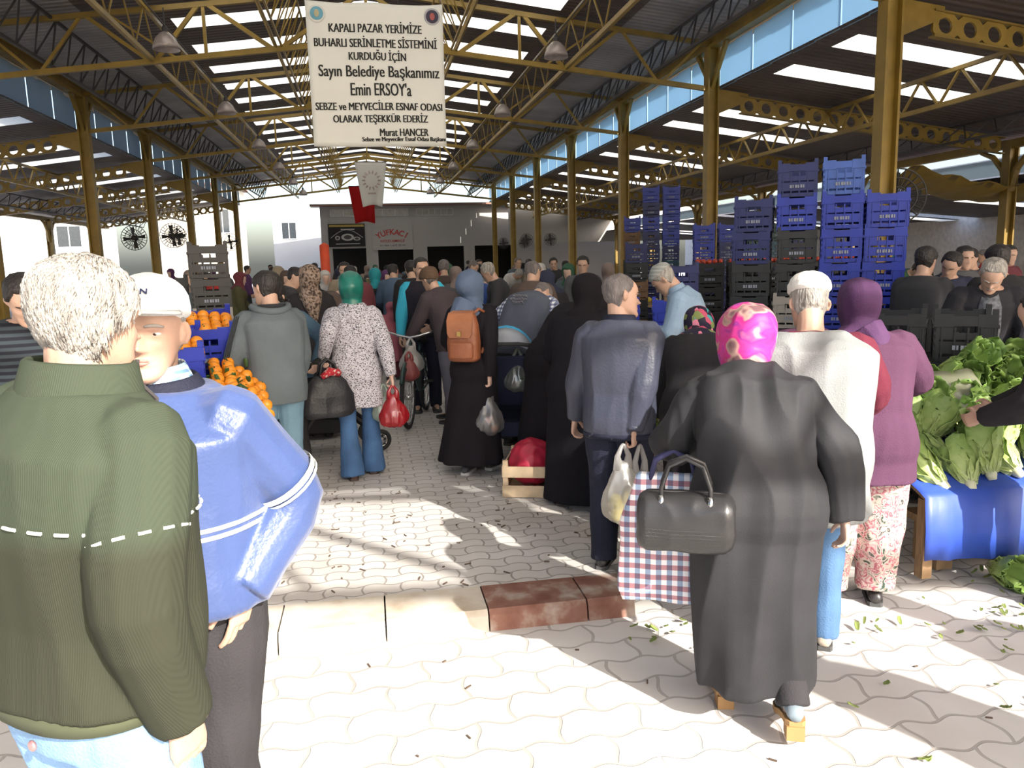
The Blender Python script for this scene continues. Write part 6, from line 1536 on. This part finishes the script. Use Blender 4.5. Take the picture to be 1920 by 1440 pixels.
for sx_ in (-1, 1): MB().tube([(sx_*.02, .37, .66), (sx_*.045, .42, .55), (sx_*.045, .52, .33)], .012, 8).build('fork_blade', M_chr, t, True)
MB().tube([(-.29, .18, .98), (-.24, .26, .98), (-.10, .30, .94), (0, .30, .92), (.10, .30, .94), (.24, .26, .98), (.29, .18, .98)], .012, 8).build('handlebar', M_chr, t, True)
for sx_ in (-1, 1): MB().tube([(sx_*.29, .18, .98), (sx_*.31, .09, .975)], .017, 8).build('grip', M_rub, t, True)
MB().tube([(0, -.42, .86), (0, -.30, .88), (0, -.14, .86)], [.08, .06, .02], 10).build('saddle', M_rub, t, True)
MB().tube([(0, .60+.35*math.cos(a)-.08, .33+.36*math.sin(a)) for a in [R(x_) for x_ in range(30, 151, 15)]], .02, 6).build('mudguard', M_bk, t, True)
for sx_ in (-1, 1): MB().box((sx_*.11, -.12, .30-.1*sx_), (.09, .07, .02)).build('pedal', M_rub, t)
plastic_bag('whitish plastic bag hanging from the bicycle handlebar', (.40, 8.18, 1.02), .36, .26, .2, P_white, seed=8)
plastic_bag('dull red bag hanging low in front of the bicycle', (.37, 8.02, .90), .30, .2, .16, mat('dull_red_bag', (.22, .05, .05), .5), seed=9)
def stroller(label, x, y, rz, seat, canopy=None):
    t = thing('stroller', label, 'stroller', (x, y, FLOOR), R(rz))
    for sx_ in (-1, 1):
        MB().tube([(sx_*.24, -.48, 1.02), (sx_*.25, -.30, .78), (sx_*.25, .10, .42), (sx_*.22, .42, .16)], .013, 8).build('side_tube', M_dark, t, True)
        MB().tube([(sx_*.25, -.05, .55), (sx_*.26, -.34, .13)], .013, 8).build('rear_leg', M_dark, t, True)
        wheel(t, 'rear_wheel', (sx_*.27, -.36, .125), .125, .022, sp=6); wheel(t, 'front_wheel', (sx_*.22, .42, .10), .10, .02, sp=6)
    MB().tube([(-.24, -.48, 1.02), (-.12, -.52, 1.04), (.12, -.52, 1.04), (.24, -.48, 1.02)], .016, 8).build('push_handle', M_rub, t, True)
    b = MB(); b.loft([[(-w_, y_, z_), (w_, y_, z_), (w_, y_+.04, z_-.03), (-w_, y_+.04, z_-.03)] for w_, y_, z_ in ((.19, -.22, .92), (.21, -.16, .62), (.21, -.08, .46), (.21, .16, .44), (.20, .24, .36), (.18, .28, .22))]); link('seat', remesh(b, .014, 3, .5), seat, t)
    MB().loft([[(-.2, -.28, .24), (.2, -.28, .24), (.2, -.28, .36), (-.2, -.28, .36)], [(-.2, .10, .2), (.2, .10, .2), (.2, .10, .32), (-.2, .10, .32)]]).build('basket', seat, t)
    if canopy:
        for i, m_ in enumerate(canopy):
            rows = []
            for a_ in (R(20+34*i), R(37+34*i), R(54+34*i)):
                rows.append([(.26*math.cos(b_), -.10+.40*math.cos(a_+.5)*math.sin(b_)*.8, .82+.34*math.sin(a_+.3)*math.sin(b_)) for b_ in [math.pi*k/14 for k in range(15)]])
            rows = [r_+[(p[0]*.97, p[1], p[2]-.01) for p in reversed(r_)] for r_ in rows]; MB().loft(rows).build('canopy', m_, t, True)
    return t
stroller('black stroller between the hooded jacket and the speckled coat', -.42, 7.25, -75, mat('black_stroller_fabric', (.02, .02, .024), .8))
stroller('black and blue stroller with a hood beside the long black dress', 1.15, 6.62, -14, mat('navy_stroller_fabric', (.015, .02, .05), .8), [mat('navy_stroller_fabric', (.015, .02, .05), .8), mat('bright_blue_trim', (.03, .30, .55), .6), mat('grey_trim', (.30, .32, .36), .6)])
# orange red post and small things in the crowd
tag(MB().lathe((-.78, 15.6, FLOOR), [(.09, 0), (.09, 2.05), (.02, 2.1)], 10).build('orange_post', mat('orange_red_plastic', (.62, .07, .02), .5), None, True), 'orange red upright post rising out of the far crowd', 'post')
# litter and lettuce scraps
M_scrap = mat('wilted_leaf', (.16, .20, .05), .7, var=.4); lt = MB()
for i in range(130):
    cx, cy, s_ = rng.choice([(1.45, 3.45, .25), (3.2, 3.2, .45), (2.7, 3.0, .4), (3.6, 3.3, .4), (2.6, 2.5, .5)]); x, y = rng.gauss(cx, s_), rng.gauss(cy, s_*.5); a = rng.random()*6.3
    z = .012 if y < 3.6 else .03+max(0, (y-3.62)*.055)
    leaf(lt, (x, y, z), (math.cos(a), math.sin(a), .12), rng.uniform(.015, .05), rng.uniform(.005, .013), .3, .003, i)
tag(lt.build('leaf_scraps', M_scrap, None, True), 'scattered lettuce and leaf scraps on the paving by the stall', 'leaf scraps', None, 'stuff')
dk = MB()
for i in range(90):
    x, y = rng.uniform(-.6, 1.5), rng.uniform(3.95, 5.9); a = rng.random()*6.3; l = rng.uniform(.01, .045)
    dk.box((x, y, FLOOR+.004), (l, .006, .006), Matrix.Rotation(a, 3, 'Z'))
for i in range(40):
    x, y = rng.uniform(-.6, 2.6), rng.uniform(1.6, 3.4); a = rng.random()*6.3; l = rng.uniform(.01, .035)
    dk.box((x, y, .004), (l, .006, .005), Matrix.Rotation(a, 3, 'Z'))
tag(dk.build('floor_litter', mat('dry_stalk', (.10, .07, .05), .9), None), 'dry stalks and specks littering the paving', 'litter', None, 'stuff')
# ------------------------------------------------------------------ the crowd farther in: a few built poses, copied with their own clothes
def cm(name, c, r=.85): return mat('crowd_'+name, c, r, var=.12)
CC = dict(black=(.012, .011, .013), navy=(.018, .022, .05), grey=(.075, .075, .08), brown=(.075, .05, .04), denim=(.06, .10, .16), maroon=(.13, .025, .035), pink=(.34, .10, .13), green=(.03, .09, .05), teal=(.02, .26, .30), white=(.48, .46, .44), beige=(.26, .21, .15), blue=(.03, .07, .26), purple=(.09, .03, .11), olive=(.08, .075, .03), slate=(.07, .09, .11), red=(.36, .03, .03), patterned=(.20, .15, .13), charcoal=(.03, .03, .034))
CMAT = {k: cm(k, c) for k, c in CC.items()}
CMAT['patterned'] = ramp_mat('crowd_patterned', [(.3, (.05, .035, .03)), (.5, (.36, .28, .24)), (.7, (.13, .08, .09))], 'noise', 36, .8, detail=1)
protos = {}
def mk(kind):
    far = dict(vox=.016)
    z = (0, -40, 0)
    if kind == 'man': f = Fig('x', 1.72, z, 0, curve=6, neck=8, wide=1.05, L=(-.22, .14, .84), Rr=(.22, .16, .86), **far)
    if kind == 'man_look': f = Fig('x', 1.70, z, 0, curve=10, bend=8, neck=18, turn=25, L=(-.18, .36, 1.0), Rr=(.2, .3, .92), **far)
    if kind == 'man_bend': f = Fig('x', 1.72, z, 0, bend=36, curve=22, neck=14, L=(-.2, .55, .8), Rr=(.2, .5, .85), **far)
    if kind == 'walker': f = Fig('x', 1.70, z, 0, bend=4, curve=8, neck=6, turn=-20, L=(-.24, .22, .84), Rr=(.25, -.08, .82), feet=[(-.09, .22, 0, 3), (.09, -.22, .02, -3)], **far)
    if kind == 'woman': f = Fig('x', 1.60, z, 0, fem=True, curve=8, neck=8, wide=1.12, L=(-.18, .24, .9), Rr=(.2, .14, .8), **far)
    if kind == 'woman_look': f = Fig('x', 1.58, z, 0, fem=True, bend=12, curve=12, neck=16, turn=-30, wide=1.12, L=(-.18, .38, .95), Rr=(.18, .36, .9), **far)
    f.body()
    if kind.startswith('woman'):
        f.scarf(CMAT['grey'], .02, .028, capelen=.03); f.top(CMAT['grey'], hem=.42, ease=.035, sease=.025, flare=.12, ripple=.02, name='coat').trousers(CMAT['black'], ease=.02).shoes()
    else:
        f.face(M_brow, .5, False).hairdo('short', M_hblack, .011).trousers(CMAT['charcoal'], ease=.02).top(CMAT['grey'], hem=.82, ease=.035, sease=.026, name='jacket').shoes()
    protos[kind] = [f.root, False]
for k in ('man', 'man_look', 'man_bend', 'walker', 'woman', 'woman_look'): mk(k)
HAIRM = dict(black=M_hblack, grey=M_hgrey, salt=M_hsalt)
seen = set(); spots = [(a, b_+d_) for a, b_ in ((-4.9, 12.8), (-5.2, 17.0), (-4.8, 22.0), (4.9, 15.0), (5.4, 20.5), (5.2, 25.5), (-6.4, 10.6), (-3.9, 10.2)) for d_ in (-1.4, -.7, 0, .7, 1.4) for a in (a-.3, a+.3)]
def crowd(kind, x, y, face, top_, low='charcoal', head='black', lb=None, sc=1.):
    root, used = protos[kind]; wom = kind.startswith('woman')
    ms = {'coat' if wom else 'jacket': CMAT[top_], 'trousers': CMAT[low], 'head_scarf' if wom else 'hair': (CMAT[head] if wom else HAIRM[head])}
    assert lb not in seen, lb
    seen.add(lb)
    if not used:
        protos[kind][1] = True; o = root; o['label'] = lb
        for ch in o.children:
            k = ch.name.split('.')[0]
            if k in ms: ch.material_slots[0].link = 'OBJECT'; ch.material_slots[0].material = ms[k]
    else: o = copy_tree(root, label=lb, mats=ms)
    spots.append((x, y)); o.location = (x, y, FLOOR); o.rotation_euler = (0, 0, R(face)); o.scale = (sc, sc, sc); o['group'] = 'market crowd'
N_ = 'person in '
crowd('man_look', .42, 12.5, 5, 'denim', 'charcoal', 'black', N_+'a denim jacket and dark trousers, back turned, right of the cyan headscarf')
crowd('woman', .14, 12.9, 20, 'black', 'black', 'teal', N_+'a black coat and bright cyan headscarf in the far crowd')
crowd('man', .62, 11.3, 10, 'black', 'black', 'black', N_+'black between the denim jacket and the cyan sleeves')
crowd('man_look', -.12, 11.0, 30, 'maroon', 'black', 'black', N_+'a maroon-trimmed jacket just right of the green headscarf')
crowd('man', -.34, 12.6, 175, 'beige', 'charcoal', 'black', N_+'a beige jacket facing us behind the green headscarf')
crowd('woman', .30, 11.6, 0, 'pink', 'maroon', 'pink', 'child in pink walking below the cyan headscarf', .70)
crowd('man_bend', -.70, 9.6, -60, 'brown', 'black', 'black', N_+'a brown leather jacket leaning right beside the leopard scarf')
crowd('man_look', -1.05, 9.9, -70, 'charcoal', 'black', 'black', N_+'a charcoal coat behind the hooded jacket')
crowd('man_look', -.95, 11.6, -20, 'brown', 'black', 'salt', N_+'a brown jacket behind the braided hair')
crowd('man_bend', 1.42, 10.9, -30, 'blue', 'navy', 'salt', N_+'a blue jacket bending beyond the blue headscarf')
crowd('man_look', 1.78, 10.5, 90, 'charcoal', 'navy', 'grey', N_+'a charcoal jacket with grey hair facing left beyond the blue headscarf')
crowd('woman', 1.32, 11.9, 10, 'grey', 'black', 'patterned', N_+'a grey coat and flowered headscarf beyond the brown beanie')
crowd('man', 1.20, 12.6, 0, 'brown', 'black', 'salt', N_+'a brown jacket far behind the brown beanie')
crowd('man_look', 1.76, 8.55, -20, 'brown', 'charcoal', 'salt', N_+'a brown hooded top right behind the slate grey vest')
crowd('woman_look', 2.28, 9.3, 40, 'black', 'black', 'navy', N_+'a black coat and navy headscarf right of the brown hooded top')
crowd('woman', 3.01, 11.7, 150, 'slate', 'black', 'green', N_+'a slate coat and green headscarf in front of the third right column')
crowd('man', 2.92, 10.6, 160, 'grey', 'charcoal', 'black', N_+'a grey jacket facing us left of the brown headscarf')
crowd('woman', 3.30, 10.7, -20, 'olive', 'black', 'patterned', N_+'an olive coat and brown patterned headscarf near the far blue stack')
crowd('man', 4.72, 6.15, -62, 'charcoal', 'black', 'black', N_+'a charcoal jacket with black hair right of the tall blue stack')
crowd('man_look', 5.45, 6.75, 150, 'navy', 'black', 'black', N_+'a navy suit, second right of the tall blue stack')
crowd('man', 5.15, 5.75, -10, 'black', 'black', 'black', N_+'black, back turned, between the two men right of the blue stack')
crowd('man', 5.0, 4.95, 20, 'charcoal', 'black', 'salt', N_+'a charcoal jacket, back turned, behind the grey hair at right')
crowd('woman', 6.0, 6.2, 160, 'purple', 'black', 'navy', N_+'a purple coat at the far right edge')
crowd('man', 6.3, 7.6, 170, 'grey', 'black', 'black', N_+'a grey jacket far right against the shaded wall')
crowd('walker', 7.1, 8.3, 100, 'navy', 'black', 'black', N_+'a navy jacket walking left against the shaded wall')
crowd('man', 7.9, 8.8, 190, 'maroon', 'black', 'black', N_+'a maroon jacket at the right against the shaded wall')
crowd('man_look', -3.35, 5.5, -60, 'navy', 'black', 'black', N_+'a navy jacket at the left edge behind the striped sweater')
crowd('man', 2.95, .75, -20, 'charcoal', 'black', 'black', N_+'a charcoal jacket out of frame whose shadow falls on the paving')
crowd('woman', 3.75, 1.1, 10, 'navy', 'black', 'navy', N_+'a navy coat out of frame whose shadow falls by the stall')
# filler deeper in the hall
cols_ = ['black', 'navy', 'grey', 'brown', 'denim', 'maroon', 'charcoal', 'olive', 'slate', 'beige', 'purple', 'green', 'blue', 'pink', 'white', 'red']
scs_ = ['patterned', 'white', 'navy', 'beige', 'teal', 'pink', 'grey', 'brown', 'purple', 'green', 'black', 'maroon']
r2 = random.Random(11)
def free(x, y, d=.55): return all((x-a)**2+(y-b2)**2 > d*d for a, b2 in spots)
zones = [((-3.2, 4.6), (13.2, 17), 20, 'in the crowd just beyond the cyan headscarf'), ((-4.6, 5.2), (17, 23), 24, 'deep in the nave crowd'), ((-6, 6.4), (23, 34), 24, 'far back near the flags'), ((-9.5, -3.4), (10.6, 16), 10, 'among the left aisle stalls'), ((8.6, 13), (11.5, 18), 10, 'in the right aisle behind the blue crates')]
kinds = ['man', 'man_look', 'man_bend', 'walker', 'woman', 'woman_look', 'man', 'woman']
for (xa, xb), (ya, yb), n, wh in zones:
    combos = set(); i = 0; tries = 0
    while i < n and tries < 4000:
        tries += 1; x, y = r2.uniform(xa, xb), r2.uniform(ya, yb)
        if not free(x, y): continue
        k = r2.choice(kinds); t_ = r2.choice(cols_); wom = k.startswith('woman'); h_ = r2.choice(scs_) if wom else r2.choice(['black', 'black', 'salt', 'grey'])
        key = (wom, t_, h_)
        if key in combos: continue
        combos.add(key); i += 1
        lb = N_+('a %s coat and %s headscarf %s' % (t_, h_, wh) if wom else 'a %s jacket with %s hair %s' % (t_, {'black': 'black', 'salt': 'greying', 'grey': 'grey'}[h_], wh))
        crowd(k, x, y, r2.choice([0, 10, -20, 170, 190, 90, -90, 40, 150, 200]), t_, r2.choice(['black', 'charcoal', 'navy', 'denim']), h_, lb, r2.uniform(.95, 1.04))
# far stalls with produce and shades
M_par = [mat('stall_awning_blue', (.03, .03, .26), .6), mat('stall_awning_white', (.55, .53, .50), .7), mat('stall_awning_green', (.10, .22, .04), .6)]
fs_ = [(-4.9, 12.8, 'orange_produce', (.55, .20, .03)), (-5.2, 17.0, 'brown_produce', (.20, .10, .05)), (-4.8, 22.0, 'green_produce', (.10, .2, .04)), (4.9, 15.0, 'yellow_produce', (.5, .38, .05)), (5.4, 20.5, 'red_produce', (.36, .05, .03)), (5.2, 25.5, 'dark_produce', (.12, .06, .05)), (-6.4, 10.6, 'pomegranate_produce', (.30, .09, .06)), (-3.9, 10.2, 'quince_produce', (.50, .42, .08))]
for i, (x, y, nm, c) in enumerate(fs_):
    cn = nm.replace('_produce', '').replace('_', ' ')
    table('market_table', 'far market table heaped with %s coloured produce' % cn, x, y, 90, 3.0, .9, .8, FLOOR)
    fruit = None; m_ = mat(nm, c, .5, var=.25)
    for k in range(48):
        if fruit is None: b = MB(); b.ball((0, 0, 0), .052, 8, 6); fruit = b.build('fruit', m_, None, True); o = fruit
        else: o = fruit.copy(); COL.objects.link(o)
        u = r2.uniform(-1.4, 1.4); v = r2.uniform(-.38, .38); o.location = (x+v, y+u, FLOOR+.83+.046+.05*(1-abs(v)/.38)*r2.random()); tag(o, '%s coloured fruit on a far market table' % cn, 'fruit', cn+' fruit on a far table')
